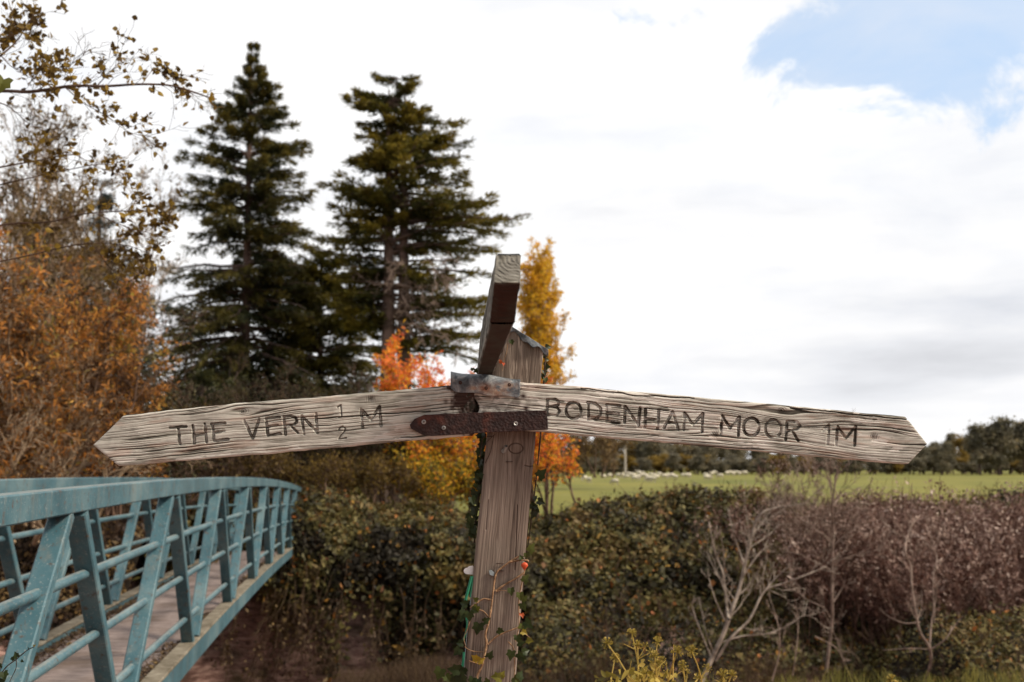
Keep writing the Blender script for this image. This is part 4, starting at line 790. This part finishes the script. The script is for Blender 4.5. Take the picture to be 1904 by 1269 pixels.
# ------------------------------------------------------------ hedges on the far bank
def hedge(name, label, x0, x1, prof, dens, leafL, seed, mat='hedge', amp=.42, nleaf=30000, fade=None, tshift=0.):
    """prof(x) -> (k,2) polyline of (Y, z) from the front foot over the crest to the back"""
    r = np.random.default_rng(seed)
    def surf(x, v, off):
        PR = np.array(prof(x)); K = PR.shape[0]      # (K,2,n)
        i = np.minimum((v*(K-1)).astype(int), K-2); f = v*(K-1)-i; ar = np.arange(len(x)); a = PR[i, :, ar]; b = PR[i+1, :, ar]
        p = a*(1-f)[:, None]+b*f[:, None]; d = unit(b-a); nrm = np.stack([0*x, -d[:, 1], d[:, 0]], -1)
        q = np.stack([x, p[:, 0], p[:, 1]], -1); nz = (fbm(q[:, 0]*1.5, q[:, 1]*1.5, q[:, 2]*1.5, 4, seed)-.5)*2*amp+(vn(q[:, 0]*.6, q[:, 2]*.6, q[:, 1]*.6, seed+4)-.5)*amp
        return q+nrm*(nz+off)[:, None], nrm
    root = tag(empty(name, ((x0+x1)/2, 21, -.5)), label, 'hedge')
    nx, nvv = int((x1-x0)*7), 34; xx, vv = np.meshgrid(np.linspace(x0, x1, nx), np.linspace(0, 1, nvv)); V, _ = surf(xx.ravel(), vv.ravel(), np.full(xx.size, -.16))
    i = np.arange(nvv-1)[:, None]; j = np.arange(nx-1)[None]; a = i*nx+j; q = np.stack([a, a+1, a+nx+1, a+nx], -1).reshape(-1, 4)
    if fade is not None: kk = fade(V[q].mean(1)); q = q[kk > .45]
    mesh('inner_shade', V, q, M['core'], root, smooth=True)  # near-black shell under the leaves, painted as the shade inside the hedge
    x = r.uniform(x0, x1, nleaf); v = r.uniform(0, 1, nleaf)**.8 if 0 else r.uniform(0, .85, nleaf); C, nr = surf(x, v, r.normal(0, .10, nleaf)+.03)
    if fade is not None: k = fade(C) > r.random(nleaf); C, nr = C[k], nr[k]
    n = len(C); cl = fbm(C[:, 0]*2.0, C[:, 1]*2.0, C[:, 2]*2.0, 3, seed+9); bg = fbm(C[:, 0]*.5, C[:, 1]*.5, C[:, 2]*.7, 2, seed+19)
    tn = np.clip((cl-.5)*2.2+.42+(bg-.5)*.9+r.normal(0, .16, n)+tshift, 0, .80); tn = np.where(r.random(n) < .05, r.uniform(.86, 1, n), tn)
    V, Fq, m_ = leaves(C, rndir(n, r)+[0, 0, -.5], nr+rndir(n, r)*.9+[0, 0, .3], leafL*np.exp(r.normal(-.15, .42, n)), leafL*.8*np.exp(r.normal(-.2, .4, n)), .15); Geo().add(V, Fq, np.repeat(tn, m_)).build('foliage', M[mat], root)
    # twigs poking out of the top
    n = int((x1-x0)*42); x = r.uniform(x0, x1, n); C, nr = surf(x, r.uniform(.12, .78, n), np.full(n, -.1)); g = grow(C, nr+rndir(n, r)*.7+[0, 0, .8], r.uniform(.15, .55, n), .006, 2, 3, .6, .6, r=r)
    wood(g, 'twigs', M['brown'], root, minr=.0035); return root
def profL(x): c = crest(x); o = np.ones_like(x); return [np.stack([a*o, b*o if not isinstance(b, np.ndarray) else b]) for a, b in ((20.2, -3.0), (20.35, -2.2), (20.3, -1.2), (20.3, -.4), (20.8, c-.35), (22., c), (23.5, c-.1), (24.8, -.4))]
def fadeL(C):
    cu = vn(C[:, 0]*1.7, C[:, 2]*.35, 0, 301); low = ramp1(C[:, 0], [-9, -5.2, -4.2, -3, -1.6, -.4, .6], [-.6, -.65, -.85, -1.3, -2.0, -2.5, -2.6])
    return np.clip(sst(-.75, .55, (C[:, 2]-low)/1.1+(cu-.5)*2.6), 0, 1)
def profM(x): c = crest(x); o = np.ones_like(x); return [np.stack([a*o, b*o if not isinstance(b, np.ndarray) else b]) for a, b in ((17.2, -1.9), (18.2, -1.3), (19.2, -.6), (20.2, c-.75), (21.2, c-.2), (22.2, c), (23.5, c-.2), (24.8, -.4))]
hedge('ivy_hedge', 'dark ivy-clad hedge on the far bank left of the post, trailing down the red earth', -7.2, .35, profL, 1, .11, 401, nleaf=52000, fade=fadeL)
hedge('ivy_hedge', 'broad dark bramble and ivy hedge on the far bank right of the post', .3, 7.2, profM, 1, .11, 402, nleaf=62000)
hedge('ivy_hedge', 'low leafy bank growth at the far right behind the mauve dead stalks', 7.0, 18, profM, 1, .10, 403, nleaf=40000, tshift=.05)
def profW(x): o = np.ones_like(x); return [np.stack([a*o, b*o]) for a, b in ((16.5, -1.6), (17.2, -.6), (18.2, .3), (19.6, .75), (21.5, .8), (23.5, .3), (25, -.4))]
hedge('bramble_hedge', 'brown bramble bank behind the bridge at the left', -20, -6.6, profW, 1, .09, 404, mat='dry', nleaf=52000, tshift=-.12)
# lower right bramble mound
def profR(x): o = np.ones_like(x); e = -1.9*sst(6.3, 4.4, x); return [np.stack([a*o, b*o+e]) for a, b in ((12.2, -1.9), (12.8, -1.2), (13.8, -.75), (15, -.62), (16.5, -1.0), (17.5, -1.6))]
hedge('bramble_mound', 'olive bramble mound in the lower right corner of the riverbank', 4.4, 11, profR, 1, .07, 405, nleaf=30000, tshift=.12)
def profC(x): o = np.ones_like(x); e = -1.2*(sst(6.2, 7.2, x)+sst(.6, -.4, x)); return [np.stack([a*o, b*o+e]) for a, b in ((14.6, -2.3), (15.2, -1.75), (16.2, -1.45), (17.6, -1.3), (18.8, -1.2), (20, -1.4))]
hedge('dead_grass_mound', 'low brown dead growth at the foot of the hedge behind the bare saplings', -.4, 7.2, profC, 1, .09, 406, mat='hedge', nleaf=26000, tshift=-.08)

# mauve dead stalks with fluffy seed heads
r7 = np.random.default_rng(8); n = 4200; x = r7.uniform(3.6, 12.5, n); y = r7.uniform(15.5, 20.5, n); keep = r7.random(n) < sst(4.0, 6.2, x+.25*(y-18))*sst(.18, .42, vn(x*1.4, y*1.2, 0, 45)); x, y = x[keep], y[keep]; n = len(x)
h = r7.uniform(1.3, 2.1, n)*(.75+.25*sst(15, 18.5, y)); z0 = zterr(x, y)-.05; top = np.minimum(z0+h, .52+.05*(y-18)+.5*(vn(x*1.1, y*.7, 0, 44)-.5)+r7.normal(0, .14, n)); hh = top-z0
P = grow(np.stack([x, y, z0], -1), np.stack([r7.normal(0, .13, n), r7.normal(0, .1, n), np.ones(n)], -1), hh, .0065, 2, 5, .30, .5, .1, .05, r=r7, tmin=.5)
g = Geo()
for i, (Pp, R) in enumerate(P): V, Fq = tubes(Pp, np.maximum(R, .0035), 3); g.add(V, Fq, np.repeat(r7.uniform(0, .5, len(Pp)), Pp.shape[1]*3))
Q = P[1][0]; ff = Q.shape[0]; per = 3;  i = r7.integers(0, ff, ff*per); t = r7.uniform(.2, 1, ff*per)*5; k = np.minimum(t.astype(int), 4); C = Q[i, k]+r7.normal(0, .03, (ff*per, 3))
V, Fq, m_ = leaves(C, rndir(len(C), r7)+[0, 0, .4], rndir(len(C), r7), r7.uniform(.05, .13, len(C)), r7.uniform(.02, .055, len(C))); tn = -.05+1.3*(fbm(C[:, 0]*2.2, C[:, 1]*2.2, C[:, 2]*2.2, 3, 5)-.3)+.35*sst(-.8, .6, C[:, 2])+r7.normal(0, .16, len(C)); g.add(V, Fq, np.repeat(np.clip(tn, 0, 1), m_))  # shade and highlights put into the tint: dark low down, lighter tops
tag(g.build('dead_willowherb', M['reed']), 'mass of mauve-brown dead stalks with fluffy seed heads on the right bank', 'dead stalks', kind='stuff')

# bare saplings traced from the photograph, each at its own distance
CR = lambda pts: [(1240+x/2.867, 880+y/2.867) for x, y in pts]
def sapling(label, mains, Yd, rad, seed, mt='pale', nch=(5, 3), name='bare_sapling', r0=1.0, child=.25, up=.3):
    r = np.random.default_rng(seed); b = W(*mains[0][0][0], Yd); root = tag(empty(name, tuple(b)), label, 'sapling'); g = Geo()
    starts, dirs, lens, rs = [], [], [], []
    for pts, rr in mains:
        n = len(pts); dep = Yd+np.cumsum(r.normal(0, .10, n)); P = smoothpoly(W(*np.array(pts).T, dep), 5); rad_ = np.linspace(rr, rr*.38, len(P)); V, Fq = tubes(P, rad_, 6); g.add(V, Fq)
        Lp = np.linalg.norm(P[-1]-P[0])
        rr *= .55
        for q in range(int(nch[0]*Lp/1.0)+1):
            k = r.integers(len(P)//4, len(P)-1); T = unit(P[min(k+1, len(P)-1)]-P[k-1]); sd = unit(np.cross(T, rndir(1, r)[0])); a = r.normal(.75, .15); starts.append(P[k]); dirs.append(T*cos(a)+sd*sin(a)); lens.append(r.uniform(.35, 1.)*child*max(Lp, .8)); rs.append(rad_[k]*.45)
    L = grow(np.array(starts), np.array(dirs), np.array(lens), np.array(rs), 3, [nch[1], 3], .5, .55, up, .12, r=r)
    g.build('stem', M[mt], root); wood(L, 'twigs', M[mt], root, (4, 3, 3), minr=.0028); return root
sapling('pale forked bare sapling right of the post on the river bank', [
    (CR([(150, 1200), (230, 1010), (300, 860), (350, 720), (385, 620), (430, 430), (455, 330), (480, 250), (520, 205), (600, 180)]), .034), (CR([(330, 780), (318, 700), (300, 540), (262, 440), (240, 350), (225, 260)]), .021),
    (CR([(302, 560), (305, 450), (290, 345)]), .014), (CR([(412, 480), (380, 400), (355, 320), (325, 195)]), .015), (CR([(440, 360), (425, 310), (410, 270)]), .008),
    (CR([(260, 1000), (340, 880), (440, 780), (520, 630), (620, 590), (700, 560), (850, 500)]), .022), (CR([(520, 630), (580, 560), (640, 500)]), .013), (CR([(520, 630), (510, 560), (535, 450)]), .012),
    (CR([(400, 560), (460, 470), (510, 410), (570, 375)]), .013), (CR([(480, 250), (540, 248), (620, 215)]), .010), (CR([(240, 990), (190, 870), (150, 760), (135, 690), (175, 660)]), .013), (CR([(250, 960), (210, 850), (170, 665)]), .012),
    (CR([(310, 790), (260, 680), (230, 580), (225, 560)]), .010), (CR([(300, 900), (400, 870), (540, 855), (650, 810), (730, 760), (800, 780)]), .013), (CR([(730, 765), (750, 680)]), .008)], 14.5, .03, 501, nch=(5, 4))
sapling('straight slender bare sapling in the middle of the right bank', [
    (CR([(850, 1060), (862, 950), (880, 800), (882, 690), (880, 560), (884, 400), (886, 300), (882, 180), (892, 90), (905, 0), (908, -60)]), .026), (CR([(880, 700), (930, 620), (950, 570)]), .012), (CR([(880, 360), (820, 320), (750, 270), (690, 220), (640, 150)]), .012),
    (CR([(885, 390), (950, 330), (1010, 300)]), .010), (CR([(882, 180), (930, 120), (980, 95)]), .010), (CR([(870, 770), (830, 715), (740, 670), (670, 600)]), .012), (CR([(965, 1060), (920, 930), (880, 830), (830, 730)]), .013),
    (CR([(880, 520), (800, 480), (700, 430), (620, 420)]), .009), (CR([(884, 480), (960, 450), (1080, 420), (1180, 400)]), .009), (CR([(880, 160), (872, 100), (868, 40)]), .007)], 15.5, .03, 502, 'grey', nch=(7, 4), child=.32)
sapling('wavy pale bare sapling near the right edge of the bank', [
    (CR([(1370, 1130), (1405, 1020), (1400, 930), (1350, 850), (1325, 740), (1305, 600), (1300, 500), (1272, 430), (1280, 350), (1310, 270), (1350, 225)]), .022), (CR([(1400, 930), (1412, 780), (1435, 650), (1430, 570)]), .014),
    (CR([(1300, 540), (1312, 460), (1298, 380), (1303, 200), (1305, 60)]), .010), (CR([(1405, 940), (1480, 890), (1530, 820), (1580, 760)]), .012), (CR([(1350, 795), (1270, 800), (1190, 770), (1130, 720)]), .009), (CR([(1390, 940), (1300, 935), (1150, 945)]), .009),
    (CR([(1425, 800), (1420, 560), (1440, 450), (1410, 380), (1412, 280)]), .010)], 14.0, .03, 503, 'grey', nch=(3, 4))
sapling('thin brown bare sapling low down between the two pale ones', [(CR([(670, 1080), (690, 940), (700, 800), (690, 700)]), .012), (CR([(790, 870), (900, 930), (940, 1000), (970, 1070)]), .008), (CR([(560, 1110), (600, 950), (590, 800), (540, 640)]), .012)], 15., .02, 504, 'grey', nch=(7, 4))
sapling('tangle of thin pale twigs over the top of the hedge', [(CR([(760, 280), (700, 180), (640, 120), (600, 80)]), .009), (CR([(740, 330), (800, 230), (730, 150), (700, 60), (690, -20)]), .009), (CR([(720, 200), (650, 160), (560, 120)]), .006), (CR([(780, 290), (700, 100), (760, 30), (740, -40)]), .006)], 18., .02, 505, 'grey', nch=(9, 4), child=.5)
broadleaf('brown_shrub', 'fine-twigged mauve-brown shrub around the straight sapling', 1520, 17.5, 1110, 1.9, 18, 0, 4, [6, 5, 4], M['reed'], .045, 1.4, M['brown'], 510, .45, .6, .1, .012, spreadx=.42, cat='bush', jit=.5, tint=(.2, .9), leafsp=.02, minr=.003)

# ------------------------------------------------------------ near plants
def umbel_plant():
    r = np.random.default_rng(12); Yd = 3.3; root = tag(empty('ivy_bush', tuple(W(1200, 1500, Yd))), 'yellow-green ivy bush with round seed heads poking up right of the post', 'bush')
    C8 = lambda x, y: (960+x/2.017, 760+y/2.017)
    heads = [(433, 843, 445, 1150), (530, 875, 500, 1150), (340, 880, 350, 1150), (603, 912, 590, 1150), (657, 910, 600, 1100), (455, 888, 440, 1120), (518, 928, 500, 1120), (683, 1010, 660, 1150), (808, 1000, 780, 1160), (775, 1000, 780, 1150), (545, 950, 520, 1150), (370, 935, 370, 1150), (625, 965, 590, 1140), (1408, 1018, 1400, 1200)]
    gs = Geo(); gu = Geo()
    for hx, hy, bx, by in heads:
        a = W(*C8(bx, by+150), Yd+r.normal(0, .06)); b = W(*C8(hx, hy), Yd+r.normal(0, .10)); t = np.linspace(0, 1, 8)[:, None]; P = a+(b-a)*t+np.array([.035*r.normal(), .02*r.normal(), 0])*np.sin(t*pi); V, Fq = tubes(P, np.linspace(.0034, .0018, 8), 6); gs.add(V, Fq, .75)
        for q in range(int(r.integers(3, 6))):       # side umbels
            k = r.integers(3, 7); st_ = P[k]; d = unit(np.array([r.normal(), r.normal()*.6, .9])); L_ = r.uniform(.02, .06); V, Fq = tubes(np.array([st_, st_+d*L_*.6, st_+d*L_]), [.0015, .0012, .001], 4); gs.add(V, Fq, .7); ends = st_+d*L_
            if r.random() < .45:
                n = 16; dd = unit(rndir(n, r)+[0, 0, .4]); Lr = .012; V, Fq = tubes(np.stack([np.repeat(ends[None], n, 0), ends+dd*Lr], 1), np.full((n, 2), .0006), 3); gu.add(V, Fq, .5); V, Fq, m_ = leaves(ends+dd*Lr, dd, rndir(n, r), .004, .004); gu.add(V, Fq, np.repeat(r.uniform(.2, 1, n), m_))
        n = 46; dd = unit(rndir(n, r)+[0, 0, .35]); Lr = r.uniform(.013, .018); V, Fq = tubes(np.stack([np.repeat(b[None], n, 0), b+dd*Lr], 1), np.full((n, 2), .0007), 3); gu.add(V, Fq, .45); V, Fq, m_ = leaves(b+dd*Lr*.95, dd, rndir(n, r), .0055, .005); gu.add(V, Fq, np.repeat(r.uniform(.1, .9, n), m_))
    a = W(*C8(575, 1150), Yd); b = W(*C8(590, 885), Yd); V, Fq = tubes(np.array([a, (a+b)/2+[.004, 0, 0], b]), [.003, .0026, .001], 6); gs.add(V, Fq, .9)
    gs.build('stem', M['umbel'], root); gu.build('seed_heads', M['umbel'], root)
    n = 230; x = np.where(r.random(n) < .8, r.normal(465, 95, n), r.uniform(250, 760, n)); y = 945+r.gamma(2., 38, n)+.35*np.abs(x-460); C = np.array([W(*C8(a, b), Yd+r.normal(0, .12)) for a, b in zip(x, y)])
    V, Fq, m_ = leaves(C, rndir(n, r)*.8+[0, 0, -.45], rndir(n, r)*.7+[0, -.5, .5], r.uniform(.02, .045, n), r.uniform(.010, .022, n), .2, True); Geo().add(V, Fq, np.repeat(r.uniform(0, .75, n), m_)).build('foliage', M['umbel'], root)
umbel_plant()
# grass tufts on the near slope
def grass(name, label, px0, px1, Yr, yt, n, Lr, seed, stuff=True, mt='grassy', den=None, tmax=1.):
    r = np.random.default_rng(seed); x = r.uniform(px0, px1, n); Yd = r.uniform(*Yr, n)
    tip = np.stack([(x-952)/F*Yd, Yd, np.array([W(a, b, c)[2] for a, b, c in zip(x, r.normal(yt, 14, n) if not callable(yt) else yt(x)+np.abs(r.normal(0, 16, n)), Yd)])], -1); L = r.uniform(*Lr, n)
    if den is not None: k = r.random(n) < den(x); tip, L, x = tip[k], L[k], x[k]
    n = len(x); bs = tip-np.stack([r.normal(0, .3, n)*L, r.normal(0, .2, n)*L, L], -1); t = np.linspace(0, 1, 5)[None, :, None]; bend = np.stack([r.normal(0, .25, n), r.normal(0, .2, n), 0*L], -1)[:, None]*L[:, None, None]
    P = bs[:, None]*(1-t)+tip[:, None]*t+bend*(t**2-t); wv = (.006*np.array([1, .9, .7, .45, .1]))[None]*np.ones((n, 1)); V, Fq = tubes(P, wv*r.uniform(.4, 1.1, (n, 1)), 3)
    return tag(Geo().add(V, Fq, np.repeat(r.uniform(0, tmax, n), 15)).build(name, M[mt]), label, 'grass', kind='stuff')
grass('grass', 'yellow-green grass tufts along the bottom edge at the right', 1290, 1900, (6.8, 7.6), lambda x: 1245+10*np.sin(x/37.)+8*np.sin(x/13.), 1500, (.35, .7), 601, den=lambda x: sst(.30, .62, vn(x/45, 0, 0, 8)))
grass('grass', 'dull brown dead grass at the foot of the hedge behind the post', 640, 1760, (15., 18.), lambda x: 1225+14*np.sin(x/47.), 9000, (.4, .8), 602, mt='dry', tmax=.55)
# ivy twig at the lower left corner, near the lens
iv5 = tag(empty('ivy', tuple(W(-20, 1300, 2.6))), 'small ivy twig with dark leaves in the lower left corner', 'ivy')
C5 = lambda pts: [(x/2.975, 860+y/2.975) for x, y in pts]
ivy_parts(iv5, [(C5([(-60, 1300), (20, 1150), (90, 1090), (150, 1040), (190, 1020)]), .0018, 2.6), (C5([(90, 1090), (88, 1140), (60, 1200), (30, 1280)]), .0012, 2.6)],
          [(x/2.975, 860+y/2.975, s, a, t, 2.6) for x, y, s, a, t in ((95, 1075, .026, -.6, .25), (20, 1165, .034, 2.8, .35), (5, 1120, .03, -1.2, .3), (120, 1095, .014, 2.2, .3), (188, 1018, .012, .9, .8), (160, 1030, .010, -.5, .3), (10, 1200, .03, 3.0, .2), (75, 1085, .018, -1.8, .3))], M['darkstem'])
# leaves of an overhanging tree at the upper left: trunk stands beyond the bridge, outside the picture
def overhang():
    r = np.random.default_rng(14); root = tag(empty('overhanging_tree', (-4.6, 6.2, -1.5)), 'overhanging tree branch with small yellow-brown leaves against the sky at the upper left', 'tree'); Yd = 5.
    V, Fq = tubes(np.array([[-4.6, 6.2, -1.5], [-4.5, 6.1, 1], [-4.3, 6., 3.2], [-4.4, 6., 5.5]]), [.17, .14, .11, .06], 10); mesh('trunk', V, Fq, M['brown'], root, smooth=True)
    B = lambda pts: [(x/1.669, y/1.669) for x, y in pts]
    mains = [(B([(-420, 330), (-150, 290), (0, 283), (100, 285), (220, 268), (330, 268), (440, 262), (540, 268), (640, 300), (672, 308)]), .011), (B([(-250, 330), (-60, 220), (0, 175), (50, 130), (90, 70), (108, 42)]), .007), (B([(-300, 200), (0, 120), (60, 105), (100, 100)]), .004),
             (B([(-150, 290), (0, 320), (50, 350), (90, 385), (140, 400)]), .004), (B([(120, 282), (180, 230), (250, 180), (265, 160)]), .003), (B([(300, 268), (350, 215), (388, 178)]), .003), (B([(200, 270), (260, 320), (330, 360), (400, 410), (470, 425)]), .003),
             (B([(-200, 560), (0, 520), (110, 500), (220, 480), (270, 500)]), .006), (B([(-200, 760), (0, 700), (150, 690), (260, 665), (400, 655), (540, 660)]), .006), (B([(-200, 620), (60, 560), (200, 530), (330, 510), (410, 545)]), .004),
             (B([(-200, 850), (60, 800), (240, 760), (380, 760), (470, 790)]), .005), (B([(250, 700), (310, 790), (350, 840), (410, 900)]), .003), (B([(440, 262), (480, 215), (520, 240), (560, 255)]), .002), (B([(0, 170), (40, 210), (90, 225), (130, 240)]), .003), (B([(300, 665), (380, 700), (450, 720), (500, 690)]), .003)]
    S_, D_, L_, R_ = [], [], [], []; g = Geo(); allP = []
    for pts, rr in mains:
        n = len(pts); dep = Yd+np.cumsum(r.normal(0, .06, n)); P = smoothpoly(W(*np.array(pts).T, dep), 5); ra = np.linspace(rr, rr*.25, len(P)); V, Fq = tubes(P, ra, 6); g.add(V, Fq); m = 12+int(11*np.linalg.norm(P[-1]-P[0]))
        for q in range(m):
            k = r.integers(len(P)//4, len(P)-1); T = unit(P[k+1]-P[k]); sd = unit(np.cross(T, rndir(1, r)[0])); S_.append(P[k]); D_.append(T*.75+sd*.7+[0, 0, .15]); L_.append(r.uniform(.05, .20)); R_.append(.0016)
    L = grow(np.array(S_), np.array(D_), np.array(L_), np.array(R_), 2, 3, .6, .7, .1, .12, r=r, K=5); g.build('branches', M['brown'], root); wood(L, 'twigs', M['brown'], root, (3, 3), minr=.0009)
    def clus(C): return vn(C[:, 0]*6, C[:, 2]*6, C[:, 1]*4, 8)+r.normal(0, .12, len(C)) > .40
    P = np.concatenate([L[0][0], L[1][0][:, :, :]]); leaf_on(P, 2.0, .036, 'foliage', M['ochre'], root, (.1, .85), r, .006, .75, clus, detail=True)
    for (x, y, s, a, t) in ((395, 186, .034, -.3, .84), (6, 150, .060, 3.4, .64), (-6, 100, .04, -.6, .62)): c = W(x, y, 4.6 if x > 100 else 3.2); V, Fc, _ = ivyleaf(c, s*1.6, a, (.2, .3), t); mesh('leaf', V, Fc, M['ivy'], root, {'tint': np.full(len(V), t)})
overhang()

# ------------------------------------------------------------ the field: pole, sheep, far trees
pl = tag(empty('utility_pole', tuple(W(1163, 884, 230))), 'pale wooden utility pole standing at the back of the field', 'utility pole'); b = np.array(pl.location)
V, Fq = tubes(np.array([b, b+[0, 0, 4], b+[0, 0, 8.3]]), [.26, .23, .19], 10); mesh('pole', V, Fq, M['pole'], pl)
V, Fc = box(b+[-.9, -.15, 7.6], b+[.9, -.02-.13, 7.6]) if 0 else box(b+[-.9, -.34, 7.5], b+[.9, -.24, 7.65]); mesh('cross_arm', V, Fc, M['pole'], pl)
def sheep_proto(graze):
    root = empty('sheep', (0, 0, 0)); t = np.linspace(0, 1, 11); x = -.5+1.0*t; R = .27*np.sqrt(np.clip(np.sin(pi*(t*.94+.03)), 0, 1)); P = np.stack([x, 0*x, .60+.03*np.sin(t*3)], -1); V, Fq = tubes(P, R, 12); V = V+.02*(vn(V[:, 0]*9, V[:, 1]*9, V[:, 2]*9, 2)-.5)[:, None]; mesh('fleece', V, Fq, M['wool'], root, smooth=True)
    hp = [[.42, 0, .68], [.56, 0, .60], [.66, 0, .42], [.74, 0, .24], [.80, 0, .14]] if graze else [[.40, 0, .70], [.52, 0, .84], [.62, 0, .92], [.74, 0, .88], [.84, 0, .82]]
    V, Fq = tubes(np.array(hp, float), [.15, .12, .095, .08, .03], 8); mesh('head', V, Fq, M['face'], root, smooth=True)
    for sx in (-.34, .32):
        for sy in (-.12, .12): V, Fq = tubes(np.array([[sx, sy, .5], [sx+.02, sy, .25], [sx, sy, 0]]), [.06, .035, .03], 6); mesh('leg', V, Fq, M['face'], root)
    return root
pr = [sheep_proto(True), sheep_proto(False)]; used = [False, False]; r = np.random.default_rng(15)
sp_px = [(1122, 892), (1144, 903), (1134, 890), (1150, 891), (1158, 889), (1166, 892), (1172, 887), (1178, 890), (1186, 893), (1190, 886), (1194, 889), (1200, 891), (1205, 895), (1210, 888), (1216, 890), (1222, 893), (1226, 887), (1196, 884), (1188, 884), (1208, 897), (1214, 898), (1236, 892), (1244, 890), (1250, 891), (1256, 893),
         (1270, 889), (1276, 890), (1282, 889), (1312, 888), (1318, 892), (1324, 886), (1328, 883), (1340, 891), (1352, 885), (1358, 884), (1364, 886), (1370, 883), (1376, 885), (1382, 883), (1386, 884), (1314, 894), (1180, 896), (1168, 886), (1088, 896), (1096, 899)]
for i, (x, y) in enumerate(sp_px):
    D = 1.9*F/(y-870)*1.03; D = min(D, 255); D = max(D, 95); k = i % 3 == 0; p = pr[int(k)]; rz = r.choice([0, pi])+r.normal(0, .5); sc = r.uniform(.85, 1.05)*(D/160)**.5
    if used[k]:
        q = p.copy(); COL.objects.link(q)
        for ch in [c for c in p.children if c.parent == p]: d = ch.copy(); COL.objects.link(d); d.parent = q
    else: q = p; used[k] = True
    pos = W(x, y, D); q.location = (pos[0], pos[1], zterr(np.array(pos[0]), np.array(D)).item()); q.rotation_euler = (0, 0, rz); q.scale = (sc, sc, sc)
    tag(q, 'cream sheep of the small flock grazing on the green field behind the hedge', 'sheep', 'flock of sheep in the field')

def fartree(kind, seed):
    r = np.random.default_rng(seed); root = empty('field_tree', (0, 0, 0)); h = 10.; tall = kind == 1
    L = grow(np.zeros((1, 3)), [[0, 0, 1]], h*.8, .28, 3, [16, 7], .42 if not tall else .28, .9 if not tall else .5, .15, .05, r=r, tmin=.18); wood(L, 'trunk', M['trunk'], root, (6, 4, 3), minr=.05)
    P = L[2][0]; n = 3800; i = r.integers(0, len(P), n); t = r.uniform(.1, 1, n)*5; k = np.minimum(t.astype(int), 4); C = P[i, k]+r.normal(0, .42, (n, 3)); C[:, 2] = np.maximum(C[:, 2], .3)
    tn = .45+.8*(fbm(C[:, 0]*.5, C[:, 1]*.5, C[:, 2]*.5, 3, seed)-.5)+r.normal(0, .12, n); V, Fq, m_ = leaves(C, rndir(n, r), rndir(n, r)+[0, 0, .5], r.uniform(.3, .7, n), r.uniform(.2, .45, n)); Geo().add(V, Fq, np.repeat(np.clip(tn+(.12 if kind == 2 else -.08), 0, 1), m_)).build('crown', M['ochre' if kind == 2 else 'far'], root); return root
FT = [fartree(0, 701), fartree(1, 702), fartree(2, 703), fartree(0, 704)]; fu = [False]*4; r = np.random.default_rng(16)
def put_far(k, X, Y, s, lab, group, sx=1.):
    p = FT[k]
    if fu[k]:
        q = p.copy(); COL.objects.link(q)
        for c in [c for c in p.children]: d = c.copy(); COL.objects.link(d); d.parent = q
    else: q = p; fu[k] = True
    q.location = (X, Y, -.6); q.scale = (s*sx, s*sx, s); q.rotation_euler = (0, 0, r.uniform(0, 6.28)); tag(q, lab, 'tree', group)
for i in range(150):
    px = -420+i*18.5+r.normal(0, 8); Y = r.uniform(300, 380); X = (px-952)/F*Y; tgt = np.interp(px, [0, 1040, 1100, 1200, 1500, 1700, 1800, 1904, 2400], [45, 50, 52, 62, 55, 40, 52, 60, 60])*r.uniform(.75, 1.15)
    put_far(int(r.choice([0, 1, 2, 3], p=[.35, .15, .2, .3])), X, Y, tgt/F*Y/8.2, 'bushy autumn tree in the dark treeline beyond the field', 'trees of the far treeline', r.uniform(1.0, 1.5))
for i in range(90):
    px = 1000+i*11+r.normal(0, 4); Y = r.uniform(270, 290); X = (px-952)/F*Y; put_far(int(r.choice([0, 2, 3])), X, Y, r.uniform(22, 32)/F*Y/9., 'low hedgerow tree along the far edge of the field', 'low trees of the far hedgerow', 2.0)
for px, hh, k, lab in ((1850, 90, 0, 'tall rounded grey-green tree standing above the treeline at the right'), (1815, 70, 3, 'second rounded tree left of the tall one at the right'), (1898, 76, 3, 'tree cut by the right edge of the picture beyond the field'), (1745, 52, 0, 'small round tree just right of the sign tip')):
    Y = 255; put_far(k, (px-952)/F*Y, Y, hh/F*Y/8.6, lab, None, 1.25)


# unseen trees added behind and left of the viewpoint to shade the bridge
r = np.random.default_rng(18)
for i, (x, y) in enumerate(((-5, -9), (-9, -6.5), (-13, -7), (-17, -4), (-21, -2), (-1, -13), (-11, -11))): put_far(int(r.choice([0, 3])), x, y, r.uniform(1.0, 1.35), 'unseen tree added on the near bank behind the viewpoint to shade the bridge', 'added shade trees behind the viewpoint', 1.)
# dry trailing stems and dead leaves over the bare bank under the hedge
r = np.random.default_rng(19); n = 46; x = r.uniform(-8, .5, n); P0 = np.stack([x, np.full(n, 20.1), r.uniform(-1.4, -.3, n)], -1)
G2 = grow(P0, np.stack([r.normal(0, .25, n), -.25+0*x, -np.ones(n)], -1), r.uniform(.8, 2.4, n), .010, 3, [6, 4], .35, .5, -.3, .12, r=r)
g = Geo()
for P, Rr in G2: V, Fq = tubes(P, np.maximum(Rr, .005), 4); g.add(V, Fq, .35)
P = G2[1][0]; i = r.integers(0, len(P), 1500); C = P[i, r.integers(0, 6, 1500)]+r.normal(0, .09, (1500, 3)); V, Fq, m_ = leaves(C, rndir(1500, r)+[0, 0, -.6], rndir(1500, r)+[0, -1, 0], r.uniform(.05, .11, 1500), r.uniform(.03, .07, 1500)); g.add(V, Fq, np.repeat(r.uniform(0, .75, 1500), m_))
tag(g.build('trailing_stems', M['dry']), 'trailing dry stems and dead leaves hanging over the bare red bank beside the bridge', 'trailing stems', kind='stuff')
